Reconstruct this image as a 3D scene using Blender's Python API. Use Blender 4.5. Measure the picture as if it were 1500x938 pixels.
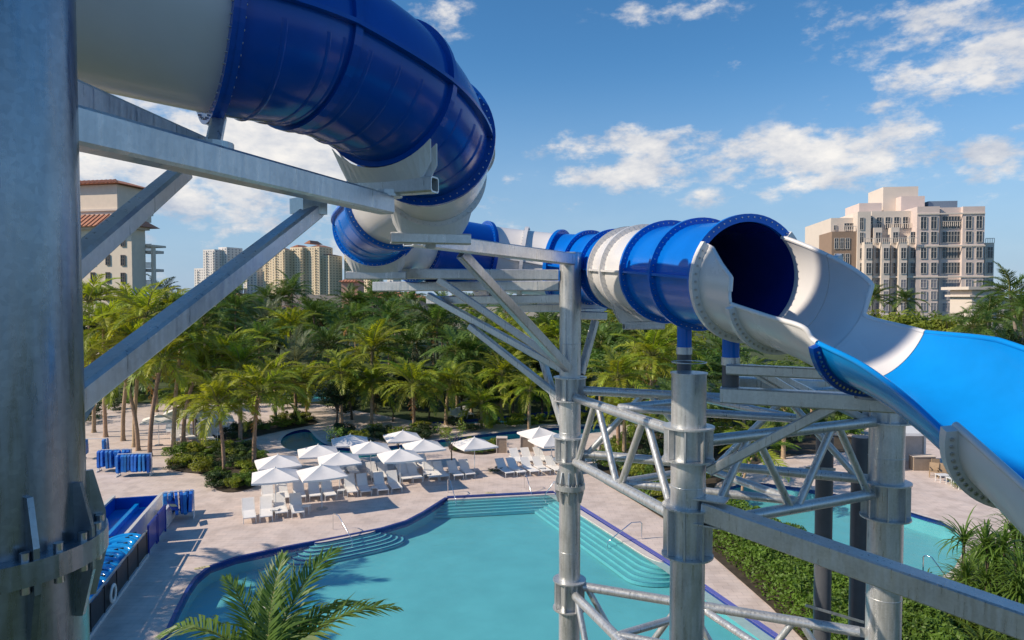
import bpy, bmesh, math, random
import numpy as np
from mathutils import Vector, Matrix, Euler
R = math.radians
random.seed(7); rng = np.random.default_rng(7)
for o in list(bpy.data.objects): bpy.data.objects.remove(o)
S = bpy.context.scene
C = S.collection
# ---------------------------------------------------------------- camera
CAMZ = 12.0; PITCH = R(2.0); FPX = 1000.0
cam = bpy.data.cameras.new('camera'); camo = bpy.data.objects.new('camera', cam); C.objects.link(camo)
cam.lens = 24; cam.sensor_width = 36; cam.clip_end = 6000; cam.clip_start = 0.05
camo.location = (0, 0, CAMZ); camo.rotation_euler = (R(90) - PITCH, 0, 0)
S.camera = camo
# ---------------------------------------------------------------- light
SUN_DIR = Vector((0.95, 0.24, -0.70)).normalized()          # direction the light travels
sun_el = math.asin(-SUN_DIR.z); sun_az = math.atan2(-SUN_DIR.x, -SUN_DIR.y)
sl = bpy.data.lights.new('sun', 'SUN'); sl.energy = 4.3; sl.angle = R(0.5); sl.color = (1.0, 0.86, 0.68)
so = bpy.data.objects.new('sun', sl); C.objects.link(so)
so.rotation_euler = SUN_DIR.to_track_quat('-Z', 'Y').to_euler()
S.view_settings.view_transform = 'Standard'; S.view_settings.look = 'None'
S.view_settings.exposure = 0.26; S.view_settings.gamma = 1
W = bpy.data.worlds.new('World'); S.world = W; W.use_nodes = True

def ray(x, y):
    u = (x - 750) / FPX; v = (469 - y) / FPX
    return Vector((u, math.cos(PITCH) + math.sin(PITCH) * v, -math.sin(PITCH) + math.cos(PITCH) * v))
def P(x, y, d):                       # pixel + distance ahead -> point
    r = ray(x, y); r *= d / r.y
    return Vector((r.x, r.y, r.z + CAMZ))
def G(x, y, z=0.0):                   # pixel -> point on the level z
    r = ray(x, y); t = (z - CAMZ) / r.z
    return Vector((r.x * t, r.y * t, z))
def L(x, y, z): return Vector((x, y, z + CAMZ))   # metres, z from the camera's level

def sky_world():
    nt = W.node_tree; N = nt.nodes; K = nt.links
    for n in list(N): N.remove(n)
    out = N.new('ShaderNodeOutputWorld')
    sky = N.new('ShaderNodeTexSky'); sky.sky_type = 'NISHITA'; sky.sun_disc = False
    sky.sun_elevation = sun_el; sky.sun_rotation = sun_az
    sky.air_density = 1.0; sky.dust_density = 0.0; sky.ozone_density = 4.0; sky.altitude = 0
    hs = N.new('ShaderNodeHueSaturation'); hs.inputs['Saturation'].default_value = 1.22; hs.inputs['Hue'].default_value = .497
    K.new(sky.outputs[0], hs.inputs['Color'])
    b1 = N.new('ShaderNodeBackground'); b1.inputs[1].default_value = 0.113
    lowm = N.new('ShaderNodeMix'); lowm.data_type = 'RGBA'; lowm.inputs[7].default_value = (2.25, 3.4, 5.0, 1)
    K.new(hs.outputs[0], lowm.inputs[6]); K.new(lowm.outputs[2], b1.inputs[0])
    tc = N.new('ShaderNodeTexCoord'); D = tc.outputs['Generated']
    def math_(op, a, b=None, clamp=False):
        n = N.new('ShaderNodeMath'); n.operation = op; n.use_clamp = clamp
        for i, v in enumerate((a, b)):
            if v is None: continue
            if isinstance(v, (int, float)): n.inputs[i].default_value = v
            else: K.new(v, n.inputs[i])
        return n.outputs[0]
    def noise(scale, detail, rough, off=0, sc=(1, 1, 2.0)):
        mp = N.new('ShaderNodeMapping'); mp.inputs['Scale'].default_value = sc
        mp.inputs['Location'].default_value = (off, off * .7, off * .3)
        K.new(D, mp.inputs[0])
        n = N.new('ShaderNodeTexNoise'); n.inputs['Scale'].default_value = scale
        n.inputs['Detail'].default_value = detail; n.inputs['Roughness'].default_value = rough
        K.new(mp.outputs[0], n.inputs['Vector']); return n.outputs[0]
    # cumulus banks: centre pixel direction, half width, half height (radians), weight
    banks = [(915, 208, .105, .03, 1.0), (915, 258, .085, .022, .95), (842, 299, .03, .010, .72), (1035, 292, .03, .014, .7),
             (1210, 225, .125, .034, 1.0), (1190, 268, .08, .020, .85), (1345, 30, .19, .03, .76), (1440, 105, .12, .04, .82),
             (1290, 155, .09, .022, .72), (1070, 65, .03, .05, .6), (640, 22, .045, .03, .72), (1000, 8, .10, .02, .7), (740, 262, .022, .012, .7),
             (185, 225, .22, .08, 1.25), (390, 235, .20, .075, 1.3), (300, 300, .30, .06, 1.15), (180, 340, .24, .05, .95), (430, 335, .16, .045, 1.0),
             (-250, 250, .3, .07, 1.0), (1800, 180, .2, .06, 1.0), (2100, 60, .2, .06, .9), (-500, 60, .25, .06, .9)]
    acc = None
    for (x, y, sx, sz, w) in banks:
        c = ray(x, y).normalized()
        mp = N.new('ShaderNodeMapping'); mp.vector_type = 'TEXTURE'; K.new(D, mp.inputs[0])
        mp.inputs['Location'].default_value = c; mp.inputs['Rotation'].default_value = (0, 0, math.atan2(-c.x, c.y))
        mp.inputs['Scale'].default_value = (sx * 1.75, sx * 1.75, sz * 1.75)
        gt = N.new('ShaderNodeTexGradient'); gt.gradient_type = 'SPHERICAL'; K.new(mp.outputs[0], gt.inputs[0])
        g = math_('MULTIPLY', math_('POWER', gt.outputs['Fac'], .8), w)
        acc = g if acc is None else math_('MAXIMUM', acc, g)
    n1 = noise(17, 10, .62); n2 = noise(6.0, 8, .58, 3.1)
    away = noise(2.2, 6, .6, 8)                       # scattered clouds all round
    glob = math_('MULTIPLY', math_('SUBTRACT', away, .50), 1.6, True)
    sep = N.new('ShaderNodeSeparateXYZ'); K.new(D, sep.inputs[0])
    back = N.new('ShaderNodeMapRange'); back.inputs[1].default_value = .45; back.inputs[2].default_value = .1
    K.new(sep.outputs['Y'], back.inputs[0])
    acc = math_('MAXIMUM', acc, math_('MULTIPLY', glob, back.outputs[0]))
    tex = math_('ADD', math_('MULTIPLY', n1, .75), math_('MULTIPLY', n2, .55))
    fld = math_('ADD', acc, math_('MULTIPLY', math_('SUBTRACT', tex, .65), 3.2))
    dens = N.new('ShaderNodeMapRange'); dens.interpolation_type = 'SMOOTHSTEP'
    dens.inputs[1].default_value = .40; dens.inputs[2].default_value = 1.05; K.new(fld, dens.inputs[0])
    gate = N.new('ShaderNodeMapRange'); gate.inputs[1].default_value = .10; gate.inputs[2].default_value = .42; K.new(acc, gate.inputs[0])
    mask = math_('MULTIPLY', math_('MULTIPLY', dens.outputs[0], gate.outputs[0]), .93)
    # thin milky veil in the low sky
    lowr = N.new('ShaderNodeMapRange'); lowr.interpolation_type = 'SMOOTHSTEP'; lowr.inputs[1].default_value = .34; lowr.inputs[2].default_value = -.04; lowr.inputs[4].default_value = .9
    K.new(sep.outputs['Z'], lowr.inputs[0]); K.new(lowr.outputs[0], lowm.inputs[0])
    veil = N.new('ShaderNodeMapRange'); veil.inputs[1].default_value = .30; veil.inputs[2].default_value = -.02
    veil.inputs[3].default_value = 0; veil.inputs[4].default_value = .12; K.new(sep.outputs['Z'], veil.inputs[0])
    mask = math_('MAXIMUM', mask, math_('MULTIPLY', veil.outputs[0], math_('ADD', n2, .2)))
    cr = N.new('ShaderNodeValToRGB'); K.new(math_('ADD', math_('MULTIPLY', noise(14, 8, .6, .35), .9), math_('MULTIPLY', fld, .16)), cr.inputs[0])
    cr.color_ramp.elements[0].position = .40; cr.color_ramp.elements[0].color = (.40, .45, .55, 1)
    cr.color_ramp.elements[1].position = .78; cr.color_ramp.elements[1].color = (.88, .84, .79, 1)
    b2 = N.new('ShaderNodeBackground'); b2.inputs[1].default_value = 0.95; K.new(cr.outputs[0], b2.inputs[0])
    mx = N.new('ShaderNodeMixShader'); K.new(mask, mx.inputs[0]); K.new(b1.outputs[0], mx.inputs[1]); K.new(b2.outputs[0], mx.inputs[2])
    K.new(mx.outputs[0], out.inputs[0])
    W.cycles.sampling_method = 'MANUAL'; W.cycles.sample_map_resolution = 512
sky_world()

# ---------------------------------------------------------------- materials
M = {}
def mat(name, col, rough=.6, metal=0, var=.12, scale=6, bump=0, bscale=40, spec=.5, rand=0, coat=0, detail=4):
    m = bpy.data.materials.new(name); m.use_nodes = True; nt = m.node_tree; N = nt.nodes; K = nt.links
    b = N['Principled BSDF']; b.inputs['Roughness'].default_value = rough; b.inputs['Metallic'].default_value = metal
    b.inputs['Specular IOR Level'].default_value = spec; b.inputs['Coat Weight'].default_value = coat
    tc = N.new('ShaderNodeTexCoord')
    n = N.new('ShaderNodeTexNoise'); n.inputs['Scale'].default_value = scale; n.inputs['Detail'].default_value = detail; n.inputs['Roughness'].default_value = .6
    K.new(tc.outputs['Object'], n.inputs['Vector'])
    r = N.new('ShaderNodeValToRGB'); K.new(n.outputs[0], r.inputs[0])
    r.color_ramp.elements[0].position = .3; r.color_ramp.elements[1].position = .7
    r.color_ramp.elements[0].color = tuple(max(0, c * (1 - var)) for c in col) + (1,)
    r.color_ramp.elements[1].color = tuple(min(1, c * (1 + var)) for c in col) + (1,)
    cout = r.outputs[0]
    if rand:
        oi = N.new('ShaderNodeObjectInfo'); h = N.new('ShaderNodeHueSaturation')
        mr = N.new('ShaderNodeMapRange'); mr.inputs[3].default_value = 1 - rand; mr.inputs[4].default_value = 1 + rand
        K.new(oi.outputs['Random'], mr.inputs[0]); K.new(mr.outputs[0], h.inputs['Value']); K.new(cout, h.inputs['Color'])
        mh = N.new('ShaderNodeMapRange'); mh.inputs[3].default_value = .5 - rand * .07; mh.inputs[4].default_value = .5 + rand * .05
        m2 = N.new('ShaderNodeMath'); m2.operation = 'FRACT'; m3 = N.new('ShaderNodeMath'); m3.operation = 'MULTIPLY'; m3.inputs[1].default_value = 7.3
        K.new(oi.outputs['Random'], m3.inputs[0]); K.new(m3.outputs[0], m2.inputs[0]); K.new(m2.outputs[0], mh.inputs[0]); K.new(mh.outputs[0], h.inputs['Hue'])
        cout = h.outputs[0]
    K.new(cout, b.inputs['Base Color'])
    rr = N.new('ShaderNodeMapRange'); rr.inputs[3].default_value = rough * .8; rr.inputs[4].default_value = min(1, rough * 1.2)
    K.new(n.outputs[0], rr.inputs[0]); K.new(rr.outputs[0], b.inputs['Roughness'])
    if bump:
        nb = N.new('ShaderNodeTexNoise'); nb.inputs['Scale'].default_value = bscale; nb.inputs['Detail'].default_value = 4
        K.new(tc.outputs['Object'], nb.inputs['Vector'])
        bp = N.new('ShaderNodeBump'); bp.inputs['Strength'].default_value = bump; bp.inputs['Distance'].default_value = .02
        K.new(nb.outputs[0], bp.inputs['Height']); K.new(bp.outputs[0], b.inputs['Normal'])
    M[name] = m; return m
def steel(name, col, rough, metal=.85):
    m = mat(name, col, rough, metal, .12, 2, .03, 25)
    nt = m.node_tree; N = nt.nodes; K = nt.links; b = N['Principled BSDF']
    tc = N.new('ShaderNodeTexCoord')
    v = N.new('ShaderNodeTexVoronoi'); v.inputs['Scale'].default_value = 38; K.new(tc.outputs['Object'], v.inputs['Vector'])
    mp = N.new('ShaderNodeMapping'); mp.inputs['Scale'].default_value = (9, 9, .8); mp.inputs['Rotation'].default_value = (.5, .3, 0); K.new(tc.outputs['Object'], mp.inputs[0])
    st = N.new('ShaderNodeTexNoise'); st.inputs['Scale'].default_value = 3; st.inputs['Detail'].default_value = 8; K.new(mp.outputs[0], st.inputs['Vector'])
    src = b.inputs['Base Color'].links[0].from_socket
    mx = N.new('ShaderNodeMix'); mx.data_type = 'RGBA'; mx.blend_type = 'OVERLAY'; mx.inputs[0].default_value = .10
    K.new(src, mx.inputs[6]); K.new(v.outputs['Color'], mx.inputs[7])
    bw = N.new('ShaderNodeRGBToBW'); K.new(v.outputs['Color'], bw.inputs[0]); K.new(bw.outputs[0], mx.inputs[7])
    m2 = N.new('ShaderNodeMix'); m2.data_type = 'RGBA'; m2.blend_type = 'OVERLAY'; m2.inputs[0].default_value = .28
    K.new(mx.outputs[2], m2.inputs[6]); K.new(st.outputs[0], m2.inputs[7]); K.new(m2.outputs[2], b.inputs['Base Color'])
    rr = N.new('ShaderNodeMapRange'); rr.inputs[1].default_value = .3; rr.inputs[2].default_value = .7
    rr.inputs[3].default_value = rough * .7; rr.inputs[4].default_value = rough * 1.35
    K.new(st.outputs[0], rr.inputs[0]); K.new(rr.outputs[0], b.inputs['Roughness'])
steel('steel', (.56, .57, .575), .36, .64)
steel('column_steel', (.26, .31, .36), .30, .9)
def scuff():
    m = M['column_steel']; nt = m.node_tree; N = nt.nodes; K = nt.links; b = N['Principled BSDF']; tc = N.new('ShaderNodeTexCoord')
    mp = N.new('ShaderNodeMapping'); mp.inputs['Scale'].default_value = (2.2, 2.2, 3.4); K.new(tc.outputs['Object'], mp.inputs[0])
    n = N.new('ShaderNodeTexNoise'); n.inputs['Scale'].default_value = 2.6; n.inputs['Detail'].default_value = 12; n.inputs['Roughness'].default_value = .7; K.new(mp.outputs[0], n.inputs['Vector'])
    r = N.new('ShaderNodeValToRGB'); r.color_ramp.elements[0].position = .64; r.color_ramp.elements[0].color = (1, 1, 1, 1); r.color_ramp.elements[1].position = .69; r.color_ramp.elements[1].color = (.35, .37, .4, 1); K.new(n.outputs[0], r.inputs[0])
    src = b.inputs['Base Color'].links[0].from_socket; mx = N.new('ShaderNodeMix'); mx.data_type = 'RGBA'; mx.blend_type = 'MULTIPLY'; mx.inputs[0].default_value = .85
    K.new(src, mx.inputs[6]); K.new(r.outputs[0], mx.inputs[7]); K.new(mx.outputs[2], b.inputs['Base Color'])
scuff()
steel('dark_steel', (.20, .22, .25), .42)
mat('gloss_blue', (.002, .145, .60), .2, 0, .08, 2, coat=.03, spec=.28)
mat('navy_shaded_blue', (.002, .075, .40), .2, 0, .1, 2, coat=.03, spec=.28)  # slide blue with shade darkened into it; plain navy on the runout trim
mat('sky_blue', (.004, .245, .68), .2, 0, .14, 1.1, coat=.15, spec=.4)
mat('slide_white', (.70, .685, .68), .26, 0, .03, 2, coat=.15)
mat('shaded_slide_white', (.62, .62, .63), .3, 0, .04, 2, coat=.1)  # white shell toned down, its shade put into the colour
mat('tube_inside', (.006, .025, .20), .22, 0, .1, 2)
mat('bolt', (.55, .55, .55), .3, 1, .05, 30)
mat('post_gray', (.085, .09, .105), .4, 0, .1, 6)
mat('hole_black', (.01, .01, .012), .6)
mat('soil', (.055, .042, .028), .95, 0, .35, 3, .5, 20)
mat('grass', (.05, .075, .02), .95, 0, .35, .3, .5, 8)
mat('pool_floor', (.18, .475, .505), .7, 0, .07, .6)
mat('river_floor', (.12, .52, .56), .7, 0, .15, .8)
mat('step_white', (.185, .485, .515), .6, 0, .05, 2)
mat('ledge', (.62, .56, .52), .6, 0, .08, 4)
mat('tile_blue', (.012, .035, .22), .25, 0, .35, 30)
mat('tile_violet', (.13, .14, .46), .3, 0, .25, 18)
mat('tile_yellow', (.62, .55, .30), .4, 0, .1, 8)
mat('canvas', (.78, .75, .73), .85, 0, .05, 3, .15, 30)
mat('sling', (.80, .79, .78), .8, 0, .04, 5, .1, 60)
mat('white_metal', (.75, .75, .74), .4, 0, .04, 5)
mat('gray_metal', (.35, .36, .37), .4, .6, .08, 6)
mat('chrome', (.75, .75, .75), .15, 1, .03, 5)
mat('taupe', (.30, .235, .18), .7, 0, .1, 6)
mat('black_metal', (.02, .022, .025), .4, 0, .2, 6)
mat('vest_blue', (.015, .17, .58), .6, 0, .25, 6, rand=.2)
mat('raft_blue', (.008, .26, .66), .13, 0, .06, 3, coat=.5)
mat('sign_blue', (.015, .04, .30), .35, 0, .15, 6)
mat('ring_white', (.75, .73, .70), .5)
mat('wood_tan', (.34, .24, .15), .7, 0, .15, 6)
mat('trunk', (.36, .25, .16), .9, 0, .3, 5, .6, 18, rand=.25)
mat('trunk_gray', (.30, .26, .21), .9, 0, .25, 5, .5, 18, rand=.2)
mat('bark', (.10, .075, .055), .9, 0, .3, 6, .6, 20)
mat('cream_wall', (.74, .63, .51), .85, 0, .05, 1.2, rand=0)
mat('pink_wall', (.64, .53, .485), .85, 0, .05, .5)
mat('cream_light', (.66, .575, .50), .85, 0, .04, .5)
mat('brown_wall', (.29, .20, .145), .85, 0, .06, .6)
mat('beige_tower', (.72, .60, .43), .85, 0, .05, .05)
mat('white_tower', (.74, .70, .66), .85, 0, .04, .05)
mat('salmon', (.52, .33, .25), .85, 0, .08, .4)
mat('roof_tile', (.42, .18, .105), .8, 0, .25, 3, .4, 9)
mat('concrete', (.40, .36, .31), .9, 0, .1, .6)
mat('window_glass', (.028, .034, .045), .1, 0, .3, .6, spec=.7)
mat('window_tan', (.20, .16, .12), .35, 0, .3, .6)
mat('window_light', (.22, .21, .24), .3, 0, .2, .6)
mat('frame_brown', (.13, .11, .10), .6)
mat('frame_white', (.60, .56, .52), .6)
mat('steel_blue_box', (.20, .25, .32), .5, .3)
def leafmat(name, col, trans, var=.3, rand=.25, rough=.45):
    m = mat(name, col, rough, 0, var, 1.3, rand=rand, spec=.45)
    nt = m.node_tree; N = nt.nodes; K = nt.links; b = N['Principled BSDF']; out = N['Material Output']
    t = N.new('ShaderNodeBsdfTranslucent'); h = N.new('ShaderNodeHueSaturation'); h.inputs['Value'].default_value = 1.25; h.inputs['Saturation'].default_value = 1.1; h.inputs['Hue'].default_value = .49
    K.new(b.inputs['Base Color'].links[0].from_socket, h.inputs['Color']); K.new(h.outputs[0], t.inputs[0])
    mx = N.new('ShaderNodeMixShader'); mx.inputs[0].default_value = trans
    K.new(b.outputs[0], mx.inputs[1]); K.new(t.outputs[0], mx.inputs[2]); K.new(mx.outputs[0], out.inputs[0])
leafmat('palm_leaf', (.27, .33, .04), .45, .35, .36)
leafmat('palm_leaf_dark', (.11, .19, .04), .36)
leafmat('palm_leaf_gray', (.17, .21, .12), .3)
leafmat('palm_dead', (.36, .17, .045), .3)
leafmat('near_leaf', (.12, .21, .035), .4, .35, .12)
leafmat('shrub_leaf', (.13, .21, .035), .38, .45, .25)
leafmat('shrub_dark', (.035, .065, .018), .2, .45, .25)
leafmat('hedge_leaf', (.11, .20, .026), .33, .45, .12, .55)
leafmat('tree_leaf', (.105, .175, .03), .35, .45, .3)
leafmat('lime_leaf', (.24, .28, .035), .4, .4, .2)
mat('rachis', (.20, .20, .06), .6)

def pave():
    m = mat('paving', (.65, .55, .50), .8, 0, .07, .35, .12, 6)
    nt = m.node_tree; N = nt.nodes; K = nt.links; b = N['Principled BSDF']
    tc = N.new('ShaderNodeTexCoord'); br = N.new('ShaderNodeTexBrick'); K.new(tc.outputs['Object'], br.inputs['Vector'])
    br.inputs['Scale'].default_value = 1.0; br.inputs['Brick Width'].default_value = .6; br.inputs['Row Height'].default_value = .3
    br.inputs['Mortar Size'].default_value = .006; br.inputs['Color1'].default_value = (.96, .96, .96, 1); br.inputs['Color2'].default_value = (1.06, 1.04, 1.02, 1)
    br.inputs['Mortar'].default_value = (.62, .6, .58, 1)
    src = b.inputs['Base Color'].links[0].from_socket
    mx = N.new('ShaderNodeMix'); mx.data_type = 'RGBA'; mx.blend_type = 'MULTIPLY'; mx.inputs[0].default_value = 1
    K.new(src, mx.inputs[6]); K.new(br.outputs[0], mx.inputs[7])
    ns = N.new('ShaderNodeTexNoise'); ns.inputs['Scale'].default_value = 1.1; ns.inputs['Detail'].default_value = 9; K.new(tc.outputs['Object'], ns.inputs['Vector'])
    cr = N.new('ShaderNodeValToRGB'); cr.color_ramp.elements[0].position = .38; cr.color_ramp.elements[0].color = (.86, .85, .84, 1); cr.color_ramp.elements[1].position = .55; cr.color_ramp.elements[1].color = (1, 1, 1, 1)
    K.new(ns.outputs[0], cr.inputs[0])
    m2 = N.new('ShaderNodeMix'); m2.data_type = 'RGBA'; m2.blend_type = 'MULTIPLY'; m2.inputs[0].default_value = 1
    K.new(mx.outputs[2], m2.inputs[6]); K.new(cr.outputs[0], m2.inputs[7]); K.new(m2.outputs[2], b.inputs['Base Color'])
pave()
def water(name, tint, bump, sc):
    m = bpy.data.materials.new(name); m.use_nodes = True; nt = m.node_tree; N = nt.nodes; K = nt.links
    N.remove(N['Principled BSDF']); out = N['Material Output']
    t = N.new('ShaderNodeBsdfTransparent'); t.inputs[0].default_value = tint + (1,)
    g = N.new('ShaderNodeBsdfGlossy'); g.inputs['Roughness'].default_value = .03
    tc = N.new('ShaderNodeTexCoord'); n = N.new('ShaderNodeTexNoise'); n.inputs['Scale'].default_value = sc; n.inputs['Detail'].default_value = 3
    K.new(tc.outputs['Object'], n.inputs['Vector'])
    n2 = N.new('ShaderNodeTexNoise'); n2.inputs['Scale'].default_value = sc * 4.5; n2.inputs['Detail'].default_value = 4; n2.inputs['Distortion'].default_value = .6; K.new(tc.outputs['Object'], n2.inputs['Vector'])
    ad = N.new('ShaderNodeMath'); ad.operation = 'MULTIPLY_ADD'; ad.inputs[1].default_value = .35; K.new(n2.outputs[0], ad.inputs[0]); K.new(n.outputs[0], ad.inputs[2])
    bp = N.new('ShaderNodeBump'); bp.inputs['Strength'].default_value = bump; bp.inputs['Distance'].default_value = .05; K.new(ad.outputs[0], bp.inputs['Height'])
    f = N.new('ShaderNodeFresnel'); f.inputs[0].default_value = 1.33; K.new(bp.outputs[0], f.inputs['Normal']); K.new(bp.outputs[0], g.inputs['Normal'])
    ge = N.new('ShaderNodeNewGeometry'); inv = N.new('ShaderNodeMath'); inv.operation = 'SUBTRACT'; inv.inputs[0].default_value = 1; K.new(ge.outputs['Backfacing'], inv.inputs[1])
    fm = N.new('ShaderNodeMath'); fm.operation = 'MULTIPLY'; K.new(f.outputs[0], fm.inputs[0]); K.new(inv.outputs[0], fm.inputs[1])
    mx = N.new('ShaderNodeMixShader'); K.new(fm.outputs[0], mx.inputs[0]); K.new(t.outputs[0], mx.inputs[1]); K.new(g.outputs[0], mx.inputs[2])
    K.new(mx.outputs[0], out.inputs[0]); M[name] = m
water('water', (.75, .94, .95), .6, 2.0)
water('river_water', (.76, .93, .94), .5, 3.5)

# ---------------------------------------------------------------- object helpers
def link(o, parent=None):
    C.objects.link(o)
    if parent: o.parent = parent
    return o
def tag(o, label=None, cat=None, group=None, kind=None):
    if label: o['label'] = label
    if cat: o['category'] = cat
    if group: o['group'] = group
    if kind: o['kind'] = kind
    return o
def empty(name, loc, label, cat, group=None, rz=0):
    o = bpy.data.objects.new(name, None); C.objects.link(o); o.location = loc; o.rotation_euler = (0, 0, rz); o.empty_display_size = .2
    return tag(o, label, cat, group)
def mesh_from(verts, faces, name, mats, smooth=False, midx=None):
    me = bpy.data.meshes.new(name); me.from_pydata([tuple(v) for v in verts], [], faces)
    for m in (mats if isinstance(mats, (list, tuple)) else [mats]): me.materials.append(M[m] if isinstance(m, str) else m)
    if midx is not None: me.polygons.foreach_set('material_index', midx)
    if smooth: me.polygons.foreach_set('use_smooth', [True] * len(me.polygons))
    me.update(); return me
def obj(name, me, parent=None, loc=None, rot=None, world=True):
    o = bpy.data.objects.new(name, me); C.objects.link(o)
    if parent:
        o.parent = parent
        if world: o.matrix_parent_inverse = PM(parent).inverted()
    if loc is not None: o.location = loc
    if rot is not None: o.rotation_euler = rot
    return o
def PM(o):                                # world matrix of an unlinked-update object
    m = Matrix.LocRotScale(o.location, o.rotation_euler, o.scale)
    return m if o.parent is None else PM(o.parent) @ o.matrix_parent_inverse @ m
class MB:                                 # mesh builder
    def __init__(s): s.v = []; s.f = []; s.m = []; s.sm = []
    def add(s, vs, fs, mi=0, smooth=False):
        k = len(s.v); s.v += [tuple(v) for v in vs]
        for f in fs: s.f.append(tuple(i + k for i in f)); s.m.append(mi); s.sm.append(smooth)
    def box(s, c, size, mi=0, mtx=None, bev=0):
        x, y, z = (a / 2 for a in size); c = Vector(c)
        vs = [Vector((sx * x, sy * y, sz * z)) for sx in (-1, 1) for sy in (-1, 1) for sz in (-1, 1)]
        vs = [(mtx @ v if mtx else v) + c for v in vs]
        s.add(vs, [(0, 1, 3, 2), (4, 6, 7, 5), (0, 4, 5, 1), (2, 3, 7, 6), (0, 2, 6, 4), (1, 5, 7, 3)], mi)
    def beam(s, a, b, w, h, mi=0, hollow=0, bev=.018):
        a, b = Vector(a), Vector(b); t = (b - a).normalized()
        side = t.cross(Vector((0, 0, 1)));
        if side.length < 1e-4: side = Vector((1, 0, 0))
        side.normalize(); up = side.cross(t).normalized()
        e = min(bev, w * .2, h * .2)
        prof = [(-w/2+e, -h/2), (w/2-e, -h/2), (w/2, -h/2+e), (w/2, h/2-e), (w/2-e, h/2), (-w/2+e, h/2), (-w/2, h/2-e), (-w/2, -h/2+e)]
        n = len(prof); vs = []
        for p in (a, b): vs += [p + side * x + up * y for x, y in prof]
        fs = [(i, (i+1) % n, n+(i+1) % n, n+i) for i in range(n)]
        if not hollow: fs += [tuple(range(n-1, -1, -1)), tuple(range(n, 2*n))]
        else:
            k = 1 - 2 * hollow / w; k2 = 1 - 2 * hollow / h
            for p, base in ((a, 0), (b, n)):
                st = len(vs); vs += [p + side * x * k + up * y * k2 for x, y in prof]
                inn = len(vs); q = p + (t if base == 0 else -t) * min(w, .25); vs += [q + side * x * k + up * y * k2 for x, y in prof]
                for i in range(n):
                    j = (i+1) % n
                    fs.append((base+i, st+i, st+j, base+j)); fs.append((st+i, inn+i, inn+j, st+j))
                fs.append(tuple(inn+i for i in range(n)))
        s.add(vs, fs, mi)
    def pipe(s, a, b, r, n=16, mi=0, r2=None, cap=True):
        a, b = Vector(a), Vector(b); t = (b - a).normalized()
        u = t.orthogonal().normalized(); w = t.cross(u); r2 = r if r2 is None else r2
        vs = [a + (u * math.cos(i*2*math.pi/n) + w * math.sin(i*2*math.pi/n)) * r for i in range(n)]
        vs += [b + (u * math.cos(i*2*math.pi/n) + w * math.sin(i*2*math.pi/n)) * r2 for i in range(n)]
        s.add(vs, [(i, (i+1) % n, n+(i+1) % n, n+i) for i in range(n)], mi, True)
        if cap: s.add(vs, [tuple(range(n-1, -1, -1)), tuple(range(n, 2*n))], mi)
    def tube(s, pts, r, n=8, mi=0):
        pts = [Vector(p) for p in pts]; rs = r if isinstance(r, (list, tuple)) else [r] * len(pts); rows = []; u = None; vs = []
        for i, p in enumerate(pts):
            t = (pts[min(i+1, len(pts)-1)] - pts[max(i-1, 0)]).normalized()
            u = (t.orthogonal() if u is None else u - t * u.dot(t)).normalized(); w = t.cross(u)
            vs += [p + (u * math.cos(k*2*math.pi/n) + w * math.sin(k*2*math.pi/n)) * rs[i] for k in range(n)]
        fs = [(i*n+k, i*n+(k+1) % n, (i+1)*n+(k+1) % n, (i+1)*n+k) for i in range(len(pts)-1) for k in range(n)]
        s.add(vs, fs, mi, True)
        s.add(vs, [tuple(range(n-1, -1, -1)), tuple(range((len(pts)-1)*n, len(pts)*n))], mi)
    def lathe(s, c, prof, n=24, mi=0, axis=None, smooth=True):
        c = Vector(c); vs = []
        for r, z in prof: vs += [c + Vector((r*math.cos(i*2*math.pi/n), r*math.sin(i*2*math.pi/n), z)) for i in range(n)]
        s.add(vs, [(j*n+i, j*n+(i+1) % n, (j+1)*n+(i+1) % n, (j+1)*n+i) for j in range(len(prof)-1) for i in range(n)], mi, smooth)
    def prism(s, poly, z0, z1, mi=0):
        n = len(poly); vs = [(p[0], p[1], z0) for p in poly] + [(p[0], p[1], z1) for p in poly]
        s.add(vs, [tuple(range(n-1, -1, -1)), tuple(range(n, 2*n))] + [(i, (i+1) % n, n+(i+1) % n, n+i) for i in range(n)], mi)
    def mesh(s, name, mats):
        me = bpy.data.meshes.new(name); me.from_pydata(s.v, [], s.f)
        for m in (mats if isinstance(mats, (list, tuple)) else [mats]): me.materials.append(M[m])
        me.polygons.foreach_set('material_index', s.m); me.polygons.foreach_set('use_smooth', s.sm); me.update(); return me
    def build(s, name, mats, parent=None, **k): return obj(name, s.mesh(name, mats), parent, **k)

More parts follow.
